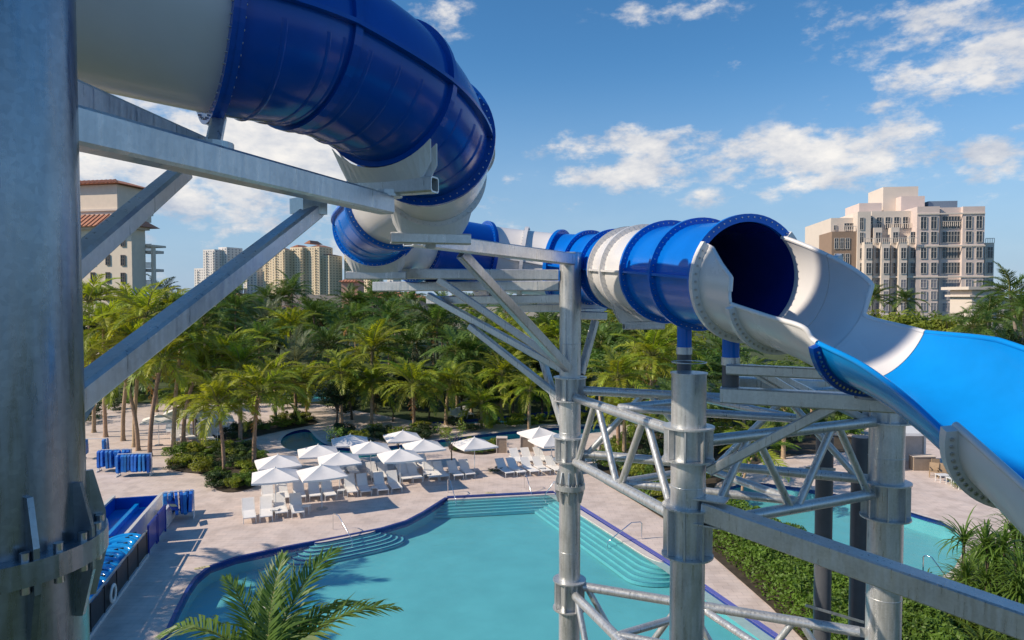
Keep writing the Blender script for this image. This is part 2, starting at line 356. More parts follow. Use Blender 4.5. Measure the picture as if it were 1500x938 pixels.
# ---------------------------------------------------------------- ground, decks, pools
def smooth_loop(pts, it=2):
    pts = [Vector((p[0], p[1], 0)) for p in pts]
    for _ in range(it):
        q = []
        for i in range(len(pts)):
            a, b = pts[i], pts[(i+1) % len(pts)]
            q += [a * .75 + b * .25, a * .25 + b * .75]
        pts = q
    return pts
def inside(pt, poly):
    x, y = pt[0], pt[1]; r = False; n = len(poly)
    for i in range(n):
        a, b = poly[i], poly[(i+1) % n]
        if (a[1] > y) != (b[1] > y) and x < (b[0]-a[0]) * (y-a[1]) / (b[1]-a[1]) + a[0]: r = not r
    return r
def sheet(name, loops, z, material, kind='structure', parent=None):
    bm = bmesh.new(); es = []
    for lp in loops:
        vs = [bm.verts.new((p[0], p[1], z)) for p in lp]
        es += [bm.edges.new((vs[i], vs[(i+1) % len(vs)])) for i in range(len(vs))]
    bmesh.ops.triangle_fill(bm, use_beauty=True, use_dissolve=False, edges=es, normal=(0, 0, 1))
    for f in bm.faces:
        if f.normal.z < 0: f.normal_flip()
    me = bpy.data.meshes.new(name); bm.to_mesh(me); bm.free(); me.materials.append(M[material])
    o = obj(name, me, parent)
    if kind: o['kind'] = kind
    return o
def px(l): return [G(*p) for p in l]
pool = px([(205, 1040), (222, 985), (242, 938), (262, 893), (278, 862), (290, 845), (308, 830), (345, 817), (420, 801), (500, 786), (560, 774), (597, 763), (622, 750), (655, 729),
           (735, 725), (812, 721), (850, 744), (985, 829), (1142, 938), (1290, 1040)])
river = smooth_loop(px([(404, 650), (411, 638), (430, 630), (456, 627), (466, 640), (482, 652), (520, 657), (580, 652), (640, 644), (700, 636), (800, 626), (900, 622),
                        (900, 634), (800, 640), (700, 650), (640, 658), (585, 666), (520, 674), (480, 671), (440, 664), (414, 659)]), 2)
river2 = smooth_loop(px([(480, 634), (560, 631), (640, 627), (720, 621), (800, 612), (860, 606), (860, 598), (800, 603), (720, 612), (640, 618), (560, 623), (480, 626)]), 1)
rpool = smooth_loop(px([(1050, 716), (1095, 704), (1180, 714), (1290, 735), (1345, 752), (1400, 768), (1425, 800), (1400, 850), (1330, 860), (1230, 815), (1130, 765), (1070, 742)]), 1)
fpool = smooth_loop(px([(395, 585), (410, 572), (480, 568), (530, 572), (530, 580), (470, 588), (420, 592)]), 1)
holes = [pool, river, river2, rpool, fpool]
BIG = [(-3500, -60), (3500, -60), (3500, 5000), (-3500, 5000)]
sheet('ground', [BIG] + holes, -.004, 'grass')
deckpoly = [(-60, 14), (60, 14), (60, 62.5), (20, 62.5), (10, 63.5), (-8, 64), (-22, 76), (-60, 76)]
sheet('pool_deck', [deckpoly, pool, river, rpool], .0, 'paving')
def basin(name, loop, depth, wl, floor, watermat, wallmat='tile_blue', band=None):
    sheet(name + '_floor', [loop], -depth, floor)
    mb = MB(); n = len(loop)
    z1 = -.32 if band else -depth
    mb.add([(p[0], p[1], 0) for p in loop] + [(p[0], p[1], z1) for p in loop], [(i, n+i, n+(i+1) % n, (i+1) % n) for i in range(n)], 0)
    if band: mb.add([(p[0], p[1], z1) for p in loop] + [(p[0], p[1], -depth) for p in loop], [(i, n+i, n+(i+1) % n, (i+1) % n) for i in range(n)], 1)
    o = mb.build(name + '_wall', [wallmat, floor]); o['kind'] = 'structure'
    sheet(name + '_water', [loop], wl, watermat)
basin('pool', pool, .76, -.09, 'pool_floor', 'water', band=True)
basin('river', river, .9, -.16, 'river_floor', 'river_water', band=True)
basin('far_river', river2, .9, -.16, 'river_floor', 'river_water', band=True)
basin('right_pool', rpool, 1.0, -.14, 'pool_floor', 'water', band=True)
basin('far_pool', fpool, .9, -.12, 'river_floor', 'river_water', band=True)
def offset_line(pts, d):                  # shift an open polyline sideways
    out = []
    for i, p in enumerate(pts):
        a = pts[max(0, i-1)]; b = pts[min(len(pts)-1, i+1)]; t = (b - a); t.z = 0; t.normalize()
        out.append(p + Vector((-t.y, t.x, 0)) * d)
    return out
def strip(name, pts, w0, w1, z, m, parent=None, kind='structure'):
    a = offset_line(pts, w0); b = offset_line(pts, w1); n = len(pts); mb = MB()
    mb.add([(p.x, p.y, z) for p in a] + [(p.x, p.y, z) for p in b], [(i, n+i, n+i+1, i+1) for i in range(n-1)])
    o = mb.build(name, m, parent)
    if kind: o['kind'] = kind
    return o
copL = pool[1:14]; copF = pool[13:16]; copR = pool[15:20]
strip('coping_tile', copL, .0, .15, .004, 'tile_blue'); strip('coping_tile', copF, .0, .30, .005, 'tile_blue'); strip('coping_tile', copR, .0, .24, .006, 'tile_violet')
strip('coping_stone', copR, -.5, -.0, -.10, 'ledge')
n = len(river); strip('river_kerb', [river[i % n] for i in range(n + 1)], -.28, 0, .008, 'ledge')
n = len(rpool); strip('pool_kerb', [rpool[i % n] for i in range(n + 1)], -.25, 0, .008, 'ledge')
# entry steps: curved flight on the left, long flight on the right, straight flight at the far end
def steps_round(a, b, k, n, inward):
    ctr = (a + b) / 2; t = (b - a); half = t.length / 2; t.normalize(); nrm = Vector((t.y, -t.x, 0))
    if nrm.dot(inward - ctr) < 0: nrm = -nrm
    for i in range(n):
        rx = half * (.62 + .11 * i); ry = k * (.30 + .20 * i); z1 = -.08 - .10 * i if i else -.04
        poly = []
        for j in range(25):
            th = math.pi * j / 24; c = math.cos(th); s_ = math.sin(th)
            c2 = math.copysign(abs(c) ** .6, c); s2 = s_ ** .6
            poly.append(ctr + t * (c2 * rx) + nrm * (s2 * ry + .003 * i))
        mb = MB(); mb.prism(poly, -.75 + i * .003, z1, 0)
        q = [p + nrm * .012 + (p - ctr).normalized() * .012 for p in poly]
        nn = len(poly)
        q2 = [ctr + (p - ctr) * .988 for p in q]
        mb.add([(p.x, p.y, z1 + .006) for p in q] + [(p.x, p.y, z1 + .006) for p in q2] + [(p.x, p.y, z1 - .05) for p in q],
               [(j, j+1, nn+j+1, nn+j) for j in range(nn-1)] + [(2*nn+j, 2*nn+j+1, j+1, j) for j in range(nn-1)], 1)
        o = mb.build('pool_step', ['ledge' if i == 0 else 'step_white', 'tile_blue']); o['kind'] = 'structure'
steps_round(G(430, 799), G(575, 770), 1.0, 6, G(640, 850))
for i in range(6):                        # far end
    a, b = G(655, 729), G(812, 721); d = (b - a).normalized(); nr = Vector((d.y, -d.x, 0))
    s0 = a + nr * (.0) + d * .02; w = .28 + .26 * i; e = b
    poly = [s0, e, e + nr * w + d * .3 * i * .6, s0 + nr * w - d * .3 * i * .8]
    mb = MB(); mb.prism(poly, -.745 + .004 * i, -.07 - .10 * i, 0)
    q = [poly[3] - nr * .04, poly[2] - nr * .04]; mb.add([(q[0].x, q[0].y, -.065 - .10*i), (q[1].x, q[1].y, -.065 - .10*i), (poly[2].x, poly[2].y, -.065 - .10*i), (poly[3].x, poly[3].y, -.065 - .10*i)], [(0, 1, 2, 3)], 1)
    o = mb.build('pool_step', ['ledge' if i == 0 else 'step_white', 'tile_blue']); o['kind'] = 'structure'
for i in range(6):                        # right side
    a, b = G(826, 730), G(972, 821); d = (b - a).normalized(); nr = Vector((d.y, -d.x, 0))
    if nr.x > 0: nr = -nr
    w = .40 + .29 * i; poly = [a - d * .1]
    for j in range(13):
        th = math.pi / 2 * j / 12; poly.append(b - d * (1.3 - .22 * i) + d * (1.3) * math.sin(th) * 1.0 + nr * (w - w * (1 - math.cos(th)) * 1.0))
    poly.append(b + d * .22 * i); poly = [a - d * .1 + nr * 0] + [a - d * .1 + nr * w] + poly[1:]
    z1 = -.06 - .10 * i
    mb = MB(); mb.prism(poly, -.74 + .004 * i, z1, 0)
    q = poly[1:-1]; ctr = (a + b) / 2; nn = len(q); q2 = [p + (ctr - p).normalized() * .03 for p in q]
    mb.add([(p.x, p.y, z1 + .006) for p in q] + [(p.x, p.y, z1 + .006) for p in q2], [(j, j+1, nn+j+1, nn+j) for j in range(nn-1)], 1)
    o = mb.build('pool_step', ['ledge' if i == 0 else 'step_white', 'tile_blue']); o['kind'] = 'structure'
# shallow-water divider
def divider():
    a, b = G(399, 838, -.05), G(392, 900, -.05); mb = MB(); mb.beam(a - Vector((0, 0, .55)), b - Vector((0, 0, .55)), .42, 1.2, 0)
    o = mb.build('pool_divider_wall', 'ledge'); o['label'] = 'narrow white wall standing in the pool behind the palm fronds'; o['category'] = 'pool wall'
divider()
# darker deep basin beyond the divider
sheet('deep_floor', [px([(392, 850), (468, 843), (474, 1000), (380, 1000)])], -.754, 'river_floor')

def bed(name, pts, it=2, z=.05):
    lp = smooth_loop(px(pts), it); o = sheet(name, [lp], z, 'soil')
    return lp
bed1 = bed('planting_bed', [(240, 690), (250, 668), (300, 655), (375, 655), (398, 672), (392, 700), (372, 716), (335, 724), (308, 716), (318, 697)])
bed2 = bed('planting_bed', [(655, 652), (700, 644), (735, 648), (738, 662), (700, 668), (660, 662)])
bed3 = bed('planting_bed', [(872, 702), (930, 735), (1005, 782), (1190, 945), (1300, 1100), (1700, 1100), (1600, 830), (1440, 800), (1420, 860), (1330, 875), (1220, 825), (1120, 772), (1062, 748), (1036, 716), (1085, 690), (1140, 668), (1290, 660), (1280, 640), (1000, 630), (880, 640)], 1)
#bed4 = bed('planting_bed', [(120, 625), (240, 640), (300, 632), (300, 622), (120, 612)], 1)

# ---------------------------------------------------------------- water slide
def catmull(pts, per=14):
    pts = [Vector(p) for p in pts]; out = []; idx = []
    for i in range(len(pts) - 1):
        p0, p1, p2, p3 = pts[max(i-1, 0)], pts[i], pts[i+1], pts[min(i+2, len(pts)-1)]
        idx.append(len(out))
        for k in range(per):
            t = k / per
            out.append(.5 * ((2*p1) + (p2-p0)*t + (2*p0-5*p1+4*p2-p3)*t*t + (3*p1-p0-3*p2+p3)*t**3))
    idx.append(len(out)); out.append(pts[-1]); return out, idx
RT = .70
# joints of the slide: x, y, z (z from eye level), colour of the section that follows
JN = [(-5.3, 4.75, 2.58, 'shaded_slide_white'), (-3.9, 4.95, 2.43, 'shaded_slide_white'), (-2.42, 5.7, 2.27, 'navy_shaded_blue'), (-1.94, 6.35, 2.31, 'navy_shaded_blue'), (-1.34, 7.4, 2.18, 'navy_shaded_blue'),
      (-1.08, 8.7, 2.00, 'slide_white'), (-1.20, 10.15, 1.84, 'slide_white'), (-1.95, 11.3, 1.55, 'gloss_blue'), (-2.50, 12.6, 1.30, 'slide_white'), (-1.95, 14.05, 1.05, 'navy_shaded_blue'),
      (-.62, 14.9, .85, 'slide_white'), (.25, 15.0, .74, 'slide_white'), (1.02, 14.8, .65, 'gloss_blue'), (1.62, 14.3, .59, 'gloss_blue'), (2.02, 13.4, .53, 'gloss_blue'),
      (2.14, 12.5, .48, 'slide_white'), (2.24, 11.6, .43, 'slide_white'), (2.40, 10.5, .37, 'gloss_blue'), (2.62, 9.5, .30, 'gloss_blue'), (2.88, 8.4, .22, None)]
for _i, _k in enumerate((.93, .93, .925, .92, .905, .90, .93, .97)):      # the upper loop hangs close to the viewpoint
    JN[_i] = tuple(c * _k for c in JN[_i][:3]) + (JN[_i][3],)
pts, jidx = catmull([L(*j[:3]) for j in JN])
def frame(path, i):
    t = (path[min(i+1, len(path)-1)] - path[max(i-1, 0)]).normalized()
    s = t.cross(Vector((0, 0, 1))).normalized(); return t, s, s.cross(t).normalized()
slide = empty('water_slide', L(2.9, 9.0, -2), 'enclosed blue and white tube slide winding down to an open blue chute', 'water slide')
def ringv(path, i, r, n=56, off=0, a0=0):
    t, s, u = frame(path, i); return [path[i] + t * off + (s * math.cos(2*math.pi*k/n + a0) + u * math.sin(2*math.pi*k/n + a0)) * r for k in range(n)]
def tube_section(i0, i1, m, ribs):
    mb = MB(); n = 56; rows = list(range(i0, i1 + 1)); k = len(rows)
    vo = [v for i in rows for v in ringv(pts, i, RT)]
    vi = [v for i in rows for v in ringv(pts, i, RT - .03)]
    fs = [(a*n+j, a*n+(j+1) % n, (a+1)*n+(j+1) % n, (a+1)*n+j) for a in range(k-1) for j in range(n)]
    mb.add(vo, fs, 0, True); mb.add(vi, [f[::-1] for f in fs], 1, True)
    o = mb.build('tube_section', [m, 'tube_inside' if 'blue' in m else 'shaded_slide_white'], slide)
    # side seam where the two half shells are bolted together
    for sg in (1, -1):
        sb = MB(); vs = []
        for i in rows:
            t, s, u = frame(pts, i); c = pts[i]
            vs += [c + s*sg*(RT-.01) + u*.017, c + s*sg*(RT+.065) + u*.017, c + s*sg*(RT+.065) - u*.017, c + s*sg*(RT-.01) - u*.017]
        sb.add(vs, [(a*4+j, a*4+(j+1) % 4, (a+1)*4+(j+1) % 4, (a+1)*4+j) for a in range(k-1) for j in range(4)])
        sb.build('seam_flange', [m], o)
    if ribs:                              # moulded stiffening ribs round the lower half
        for fr in (.25, .5, .75):
            i = int(i0 + (i1 - i0) * fr); t, s, u = frame(pts, i); rb = MB(); vs = []
            nn = 28
            for j in range(nn + 1):
                a = math.pi * (1.06 + .88 * j / nn); d = s * math.cos(a) + u * math.sin(a)
                vs += [pts[i] + d * (RT - .005) - t * .03, pts[i] + d * (RT + .014), pts[i] + d * (RT - .005) + t * .03]
            rb.add(vs, [(a*3+j, a*3+j+1, (a+1)*3+j+1, (a+1)*3+j) for a in range(nn) for j in range(2)], 0, True)
            rb.build('rib', [m], o)
    return o
bolt_mb = MB(); bolt_mb.pipe((0, 0, -.012), (0, 0, .012), .016, 6); BOLT = bolt_mb.mesh('bolts', 'bolt')
def flange(i, m, w=.038, bolts=True, out=.085):
    mb = MB(); n = 56
    for off, mm in ((-w, 0), (w * .04, 0)):
        pass
    a = ringv(pts, i, RT - .012, n, -w); b = ringv(pts, i, RT + out, n, -w); c = ringv(pts, i, RT + out, n, w); d = ringv(pts, i, RT - .012, n, w)
    vs = a + b + c + d
    mb.add(vs, [(q*n+j, q*n+(j+1) % n, (q+1)*n+(j+1) % n, (q+1)*n+j) for q in range(3) for j in range(n)], 0)
    o = mb.build('joint_flange', [m], slide)
    if bolts:
        bb = MB(); t, s, u = frame(pts, i)
        for k in range(56):
            an = 2*math.pi*(k+.5)/56; c0 = pts[i] + (s*math.cos(an) + u*math.sin(an)) * (RT + .045)
            bb.pipe(c0 - t*(w+.016), c0 + t*(w+.016), .008, 6)
        q = tag(bb.build('bolts', ['bolt'], o), kind='stuff')
    return o
for k in range(len(JN) - 1):
    m = JN[k][3]; tube_section(jidx[k], jidx[k+1], m, m == 'navy_shaded_blue' and k < 4 or k == 4 or k == 7)
    if k > 0: flange(jidx[k], 'navy_shaded_blue' if (JN[k][3] == 'navy_shaded_blue' or JN[k-1][3] == 'navy_shaded_blue') else ('gloss_blue' if 'blue' in JN[k][3] and 'blue' in JN[k-1][3] else JN[k][3]), bolts=k not in (1, 3, 4), out=.035 if k in (1, 3) else .05 if k == 4 else .085)
flange(jidx[-1], 'gloss_blue', .03)
# two-tone flange faces: blue half against white half
for k in range(1, len(JN) - 1):
    a, b = JN[k-1][3], JN[k][3]
    if ('blue' in a) != ('blue' in b):
        mb = MB(); n = 56; sg = -1 if 'blue' in a else 1; w = .042
        i = jidx[k]; A = ringv(pts, i, RT - .012, n, sg*w); B = ringv(pts, i, RT + .09, n, sg*w); Cc = ringv(pts, i, RT + .09, n, sg*.002)
        mb.add(A + B + Cc, [(q*n+j, q*n+(j+1) % n, (q+1)*n+(j+1) % n, (q+1)*n+j) for q in range(2) for j in range(n)])
        mb.build('flange_half', ['navy_shaded_blue' if 'navy' in a + b else 'gloss_blue'], slide)
# open chute after the tube
CH = [(2.76, 8.9, .25), (2.88, 8.4, .22), (3.08, 7.8, .13), (3.30, 7.2, .0), (3.55, 6.8, -.18), (3.72, 6.1, -.36), (3.82, 5.4, -.61), (3.85, 4.7, -.90), (3.85, 4.0, -1.20), (3.84, 3.2, -1.56), (3.82, 2.2, -2.0), (3.8, 1.0, -2.5), (3.78, 0, -2.9)]
cpts, cidx = catmull([L(*j) for j in CH], 12)
clen = [0]
for i in range(1, len(cpts)): clen.append(clen[-1] + (cpts[i] - cpts[i-1]).length)
s0 = clen[cidx[1]]
def interp(x, tab):
    if x <= tab[0][0]: return tab[0][1]
    for (a, va), (b, vb) in zip(tab, tab[1:]):
        if x <= b: return va + (vb - va) * (x - a) / (b - a)
    return tab[-1][1]
near_tab = [(0, 124), (.12, 121), (.40, 106), (.62, 96), (.64, 71), (1.2, 70), (1.9, 69), (2.6, 70), (3.7, 71), (3.90, 71), (3.92, 84), (5.0, 88), (8, 88)]
far_tab = [(0, 138), (.2, 132), (.7, 118), (1.15, 105), (1.30, 100), (1.34, 76), (1.9, 76), (2.6, 88), (3.2, 92), (4.1, 95), (8, 100)]
def chute(sa, sb, m, inner, name='chute_section', r=RT):
    idx = [i for i in range(cidx[1], len(cpts)) if sa - 1e-4 <= clen[i] - s0 <= sb + 1e-4]
    ss = sorted(set([sa, sb] + [clen[i] - s0 for i in idx] + [b for tab in (near_tab, far_tab) for b, _ in tab if sa < b < sb]))
    def at(s):
        s += s0
        for i in range(len(cpts) - 1):
            if clen[i+1] >= s: break
        f = (s - clen[i]) / max(1e-6, clen[i+1] - clen[i]); c = cpts[i].lerp(cpts[i+1], min(1, f)); t, sd, u = frame(cpts, i); t2, sd2, u2 = frame(cpts, i+1)
        return c, t.lerp(t2, f), sd.lerp(sd2, f).normalized(), u.lerp(u2, f).normalized()
    n = 36; mb = MB(); O = []; I = []
    for s in ss:
        c, t, sd, u = at(s); e = -1e-3 if s == sb else 1e-3
        an, af = R(interp(s + (1e-4 if s == sa else 0), near_tab)), R(interp(s + (1e-4 if s == sa else 0), far_tab))
        # 'near' is the side toward the camera: for travel toward the camera sd points to -x
        sgn = 1 if sd.x < 0 else -1
        for j in range(n + 1):
            a = -an + (an + af) * j / n
            d = sd * (-sgn * math.sin(a)) * 1.0 - u * math.cos(a)
            flat = 1.0
            O.append(c + d * (r + .012)); I.append(c + d * (r - .025))
    k = len(ss); q = n + 1
    fs = [(a*q+j, a*q+j+1, (a+1)*q+j+1, (a+1)*q+j) for a in range(k-1) for j in range(n)]
    mb.add(O, fs, 0, True); mb.add(I, [f[::-1] for f in fs], 1, True)
    base = O + I; no = len(O)
    mb.add(base, [(a*q+j0, (a+1)*q+j0, no+(a+1)*q+j0, no+a*q+j0) for a in range(k-1) for j0 in (0, n)], 0)
    mb.add(base, [(a*q+j, a*q+j+1, no+a*q+j+1, no+a*q+j) for a in (0, k-1) for j in range(n)], 0)
    o = mb.build(name, [m, inner], slide)
    # rolled rim along both top edges
    for j0 in (0, n):
        rb = MB(); rb.tube([(O[a*q+j0] + I[a*q+j0]) / 2 for a in range(k)], .028, 8); rb.build('rim', [m], o)
    def fl(s, mm):
        c, t, sd, u = at(s); an, af = R(interp(s + 2e-3, near_tab)), R(interp(s + 2e-3, far_tab)); sgn = 1 if sd.x < 0 else -1
        fb = MB(); vs = []
        for j in range(n + 1):
            a = -an + (an + af) * j / n; d = sd * (-sgn * math.sin(a)) - u * math.cos(a)
            vs += [c + d*(r+.005) - t*.035, c + d*(r+.10) - t*.035, c + d*(r+.10) + t*.035, c + d*(r+.005) + t*.035]
        fb.add(vs, [(a*4+j, a*4+j+1, (a+1)*4+j+1, (a+1)*4+j) for a in range(n) for j in range(3)] + [(0, 1, 2, 3), (n*4, n*4+1, n*4+2, n*4+3)])
        f = fb.build('joint_flange', [mm], slide); bb = MB()
        for j in range(1, n):
            a = -an + (an + af) * j / n; d = sd * (-sgn * math.sin(a)) - u * math.cos(a); c0 = c + d*(r+.055)
            bb.pipe(c0 - t*.052, c0 + t*.052, .014, 6)
        tag(bb.build('bolts', ['bolt'], f), kind='stuff')
    return o, fl
o, fl = chute(0.0, .63, 'slide_white', 'slide_white'); fl(.035, 'slide_white')
o, fl = chute(.642, 1.90, 'slide_white', 'slide_white'); fl(.70, 'slide_white')
o, fl = chute(1.906, 3.90, 'sky_blue', 'sky_blue'); fl(1.95, 'navy_shaded_blue')
o, fl = chute(3.922, 7.6, 'shaded_slide_white', 'sky_blue'); fl(3.96, 'shaded_slide_white')

# ---------------------------------------------------------------- steel towers
def col_pipe(mb, x, y, z0, z1, r, n=40): mb.pipe((x, y, z0), (x, y, z1), r, n)
def collar(parent, x, y, z0, z1, r, out, plates=8, rot=0):   # two ring plates joined by upright gussets
    mb = MB()
    for z in (z0, z1):
        mb.lathe((x, y, z), [(r - .01, -.012), (r + out, -.012), (r + out, .012), (r - .01, .012)], 32, smooth=False)
    for k in range(plates):
        a = 2*math.pi*k/plates + rot; d = Vector((math.cos(a), math.sin(a), 0)); s = Vector((-d.y, d.x, 0))
        c = Vector((x, y, (z0+z1)/2)) + d * (r + out*.42)
        mb.box(c, (out*.84, .022, z1-z0-.028), 0, Matrix((d, s, (0, 0, 1))).transposed())
    return mb.build('collar', ['steel'], parent)
def splice(parent, x, y, z, r, out, h, plates=10, rot=.15, m='steel'):   # bolted ring joint with tapered gussets above and below
    mb = MB(); mb.lathe((x, y, z), [(r - .01, -.05), (r + out, -.05), (r + out, .05), (r - .01, .05)], 48, smooth=False)
    for k in range(plates):
        a = 2*math.pi*k/plates + rot; d = Vector((math.cos(a), math.sin(a), 0)); s = Vector((-d.y, d.x, 0))
        for sg in (1, -1):
            for w in (-.012, .012): pass
            c = Vector((x, y, z)); q = [c + d*(r-.005) + Vector((0, 0, sg*.05)), c + d*(r+out*.92) + Vector((0, 0, sg*.05)), c + d*(r+out*.92) + Vector((0, 0, sg*h*.32)), c + d*(r+out*.35) + Vector((0, 0, sg*h)), c + d*(r-.005) + Vector((0, 0, sg*h))]
            vs = [p - s*.012 for p in q] + [p + s*.012 for p in q]
            mb.add(vs, [(4, 3, 2, 1, 0), (5, 6, 7, 8, 9)] + [(i, (i+1) % 5, 5+(i+1) % 5, 5+i) for i in range(5)])
    o = mb.build('splice_joint', [m], parent); bb = MB()
    for k in range(plates * 2):
        a = 2*math.pi*(k+.5)/plates/2 + rot + .08; c = Vector((x + (r+out*.6)*math.cos(a), y + (r+out*.6)*math.sin(a), z))
        bb.pipe(c - Vector((0, 0, .085)), c + Vector((0, 0, .085)), .02, 6)
    tag(bb.build('bolts', ['bolt'], o), kind='stuff'); return o
def saddle(parent, i, w=1.15, plate=True, drop=.0):          # curved cradle plate and box beam under a tube joint
    t, s, u = frame(pts, i); c = pts[i]; mb = MB(); n = 16; R1 = RT + .07
    down = Vector((0, 0, -1)); zb = c.z - RT - .20 - drop
    th = .035; top = []; bot = []
    for j in range(n + 1):
        a = -R(46) + R(92) * j / n; p = c + s * math.sin(a) * R1 - u * math.cos(a) * R1; top.append(p)
        q = c + s * math.sin(a) * R1 * .92; q.z = min(zb, p.z - .0); q = Vector((q.x, q.y, zb if abs(a) < R(34) else min(p.z - .06, zb + (abs(a) - R(34)) * .9))); bot.append(q)
    for sg in (-1, 1):
        off = t * (sg * .06)
        k = len(top); vs = [p + off for p in top] + [p + off for p in bot] + [p + off + t*.02 for p in top] + [p + off + t*.02 for p in bot]
        mb.add(vs, [(j, j+1, k+j+1, k+j) for j in range(n)] + [(2*k+j, 3*k+j, 3*k+j+1, 2*k+j+1) for j in range(n)] + [(k+j, k+j+1, 3*k+j+1, 3*k+j) for j in range(n)] + [(j, 2*k+j, 2*k+j+1, j+1) for j in range(n)] + [(0, k, 3*k, 2*k), (n, 2*k+n, 3*k+n, k+n)])
    o = mb.build('saddle_plate', ['slide_white'], parent)
    b = MB(); cc = Vector((c.x, c.y, zb - .02)); b.beam(cc - s * w/2, cc + s * w/2, .15, .15, 0, .014); b.build('saddle_beam', ['steel'], parent)
    return cc - Vector((0, 0, .095))
def beam(parent, a, b, w, h, name='beam', m='steel', hollow=.012):
    mb = MB(); mb.beam(a, b, w, h, 0, hollow); return mb.build(name, [m], parent)
def rod(parent, a, b, r, name='chord', m='steel', n=16):
    mb = MB(); mb.pipe(a, b, r, n); return mb.build(name, [m], parent)
def endplate(parent, p, d, sz=.12):
    mb = MB(); d = (d - p); d.normalize(); s = d.cross(Vector((0, 0, 1))).normalized(); u = s.cross(d)
    mb.box(p + d*.09, (.26, .03, sz*2), 0, Matrix((d, s, u)).transposed()); return mb.build('gusset', ['steel'], parent)

# --- left column with its two cantilever beams
cx_, cy_, cr_ = -2.314, 3.0, .362
tl = empty('support_column', (cx_, cy_, 0), 'thick scuffed galvanized column with two cantilever arms under the tube', 'steel column')
mb = MB(); col_pipe(mb, cx_, cy_, .0, CAMZ + 5.2, cr_, 64); mb.build('column', ['column_steel'], tl)
mb = MB(); a_ = R(-62); mb.box((cx_ + (cr_+.001)*math.cos(a_), cy_ + (cr_+.001)*math.sin(a_), CAMZ + .2), (.016, .03, 9.0), 0, Matrix.Rotation(a_, 3, 'Z')); mb.build('weld_seam', ['column_steel'], tl)
splice(tl, cx_, cy_, CAMZ - 1.13, cr_, .085, .30, 10, .05, 'column_steel')
splice(tl, cx_, cy_, .25, cr_, .16, .3, 12)
A1, B1 = P(92, 183, 3.24), P(566, 300, 6.7)
beam(tl, A1, B1, .17, .19)
A1b, B1b = P(80, 134, 3.22), P(345, 238, 6.0)
beam(tl, A1b, B1b, .15, .16)
beam(tl, P(62, 428, 3.09), P(268, 252, 4.95), .12, .12, 'brace')
beam(tl, P(80, 606, 3.15), P(462, 308, 5.95), .135, .135, 'brace')
mb = MB(); p = P(452, 303, 5.9); mb.box(p, (.24, .20, .13), 0, Matrix.Rotation(R(50), 3, 'Z')); mb.build('gusset', ['steel'], tl)
mb = MB(); q = Vector((cx_, cy_, 0)); p = P(120, 590, 3.35); d = (Vector((p.x, p.y, 0)) - q).normalized(); s_ = Vector((-d.y, d.x, 0)); e = [q + d*(cr_-.01) + Vector((0, 0, p.z + .10)), q + d*(cr_+.12) + Vector((0, 0, p.z + .10)), q + d*(cr_+.12) + Vector((0, 0, p.z + .02)), q + d*(cr_-.01) + Vector((0, 0, p.z - .17))]
mb.add([v - s_*.015 for v in e] + [v + s_*.015 for v in e], [(0, 1, 2, 3), (7, 6, 5, 4)] + [(i, 4+i, 4+(i+1) % 4, (i+1) % 4) for i in range(4)]); mb.build('gusset', ['column_steel'], tl)
c = pts[jidx[2]]; tgt = P(312, 214, 4.9); mb = MB(); mb.beam(c - Vector((0, 0, RT + .02)), tgt, .1, .1, 0, .01); mb.lathe(tgt, [(0, -.03), (.14, -.03), (.14, .02), (0, .02)], 16, smooth=False); mb.build('stub_post', ['steel'], tl)
for k, dr in ((4, 0),):
    bpt = saddle(tl, jidx[k], 1.05)
    f = (Vector((bpt.x, bpt.y)) - Vector((A1.x, A1.y))).length / (Vector((B1.x, B1.y)) - Vector((A1.x, A1.y))).length
    tgt = A1.lerp(B1, max(0, min(1, f))); tgt = Vector((bpt.x * .55 + tgt.x * .45, bpt.y * .55 + tgt.y * .45, tgt.z + .1))
    mb = MB(); mb.beam(bpt + Vector((0, 0, .05)), tgt, .16, .16); mb.lathe(tgt, [(.0, -.03), (.15, -.03), (.15, .03), (0, .03)], 16, smooth=False); mb.build('stub_post', ['steel'], tl)

# --- unseen start tower: roof added and shaped to shade the tube and chute
st = empty('unseen_shade_tower', (-8, -2, 0), 'unseen galvanized start tower with roof added to shade the slide', 'shading tower')
mb = MB(); mb.prism([(-17.2, -5.4), (-10.15, -5.4), (-10.15, 3.85), (-7.85, 3.85), (-7.85, 5.15), (-17.2, 5.15)], CAMZ + 8.92, CAMZ + 9.08); mb.build('roof', ['post_gray'], st)
mb = MB(); mb.box((-3.2, -2.2, CAMZ - 1.75), (6.4, 5.0, .14)); mb.build('platform', ['dark_steel'], st)
for x, y in ((-6.2, .2), (-.2, -4.5), (-6.2, -4.5), (-10.6, -4.6), (-16.8, -4.6), (-10.6, 4.2), (-16.8, 4.6)):
    mb = MB(); mb.pipe((x, y, 0), (x, y, CAMZ + (8.9 if x < -9 else -1.82)), .2, 20); mb.build('leg', ['steel'], st)
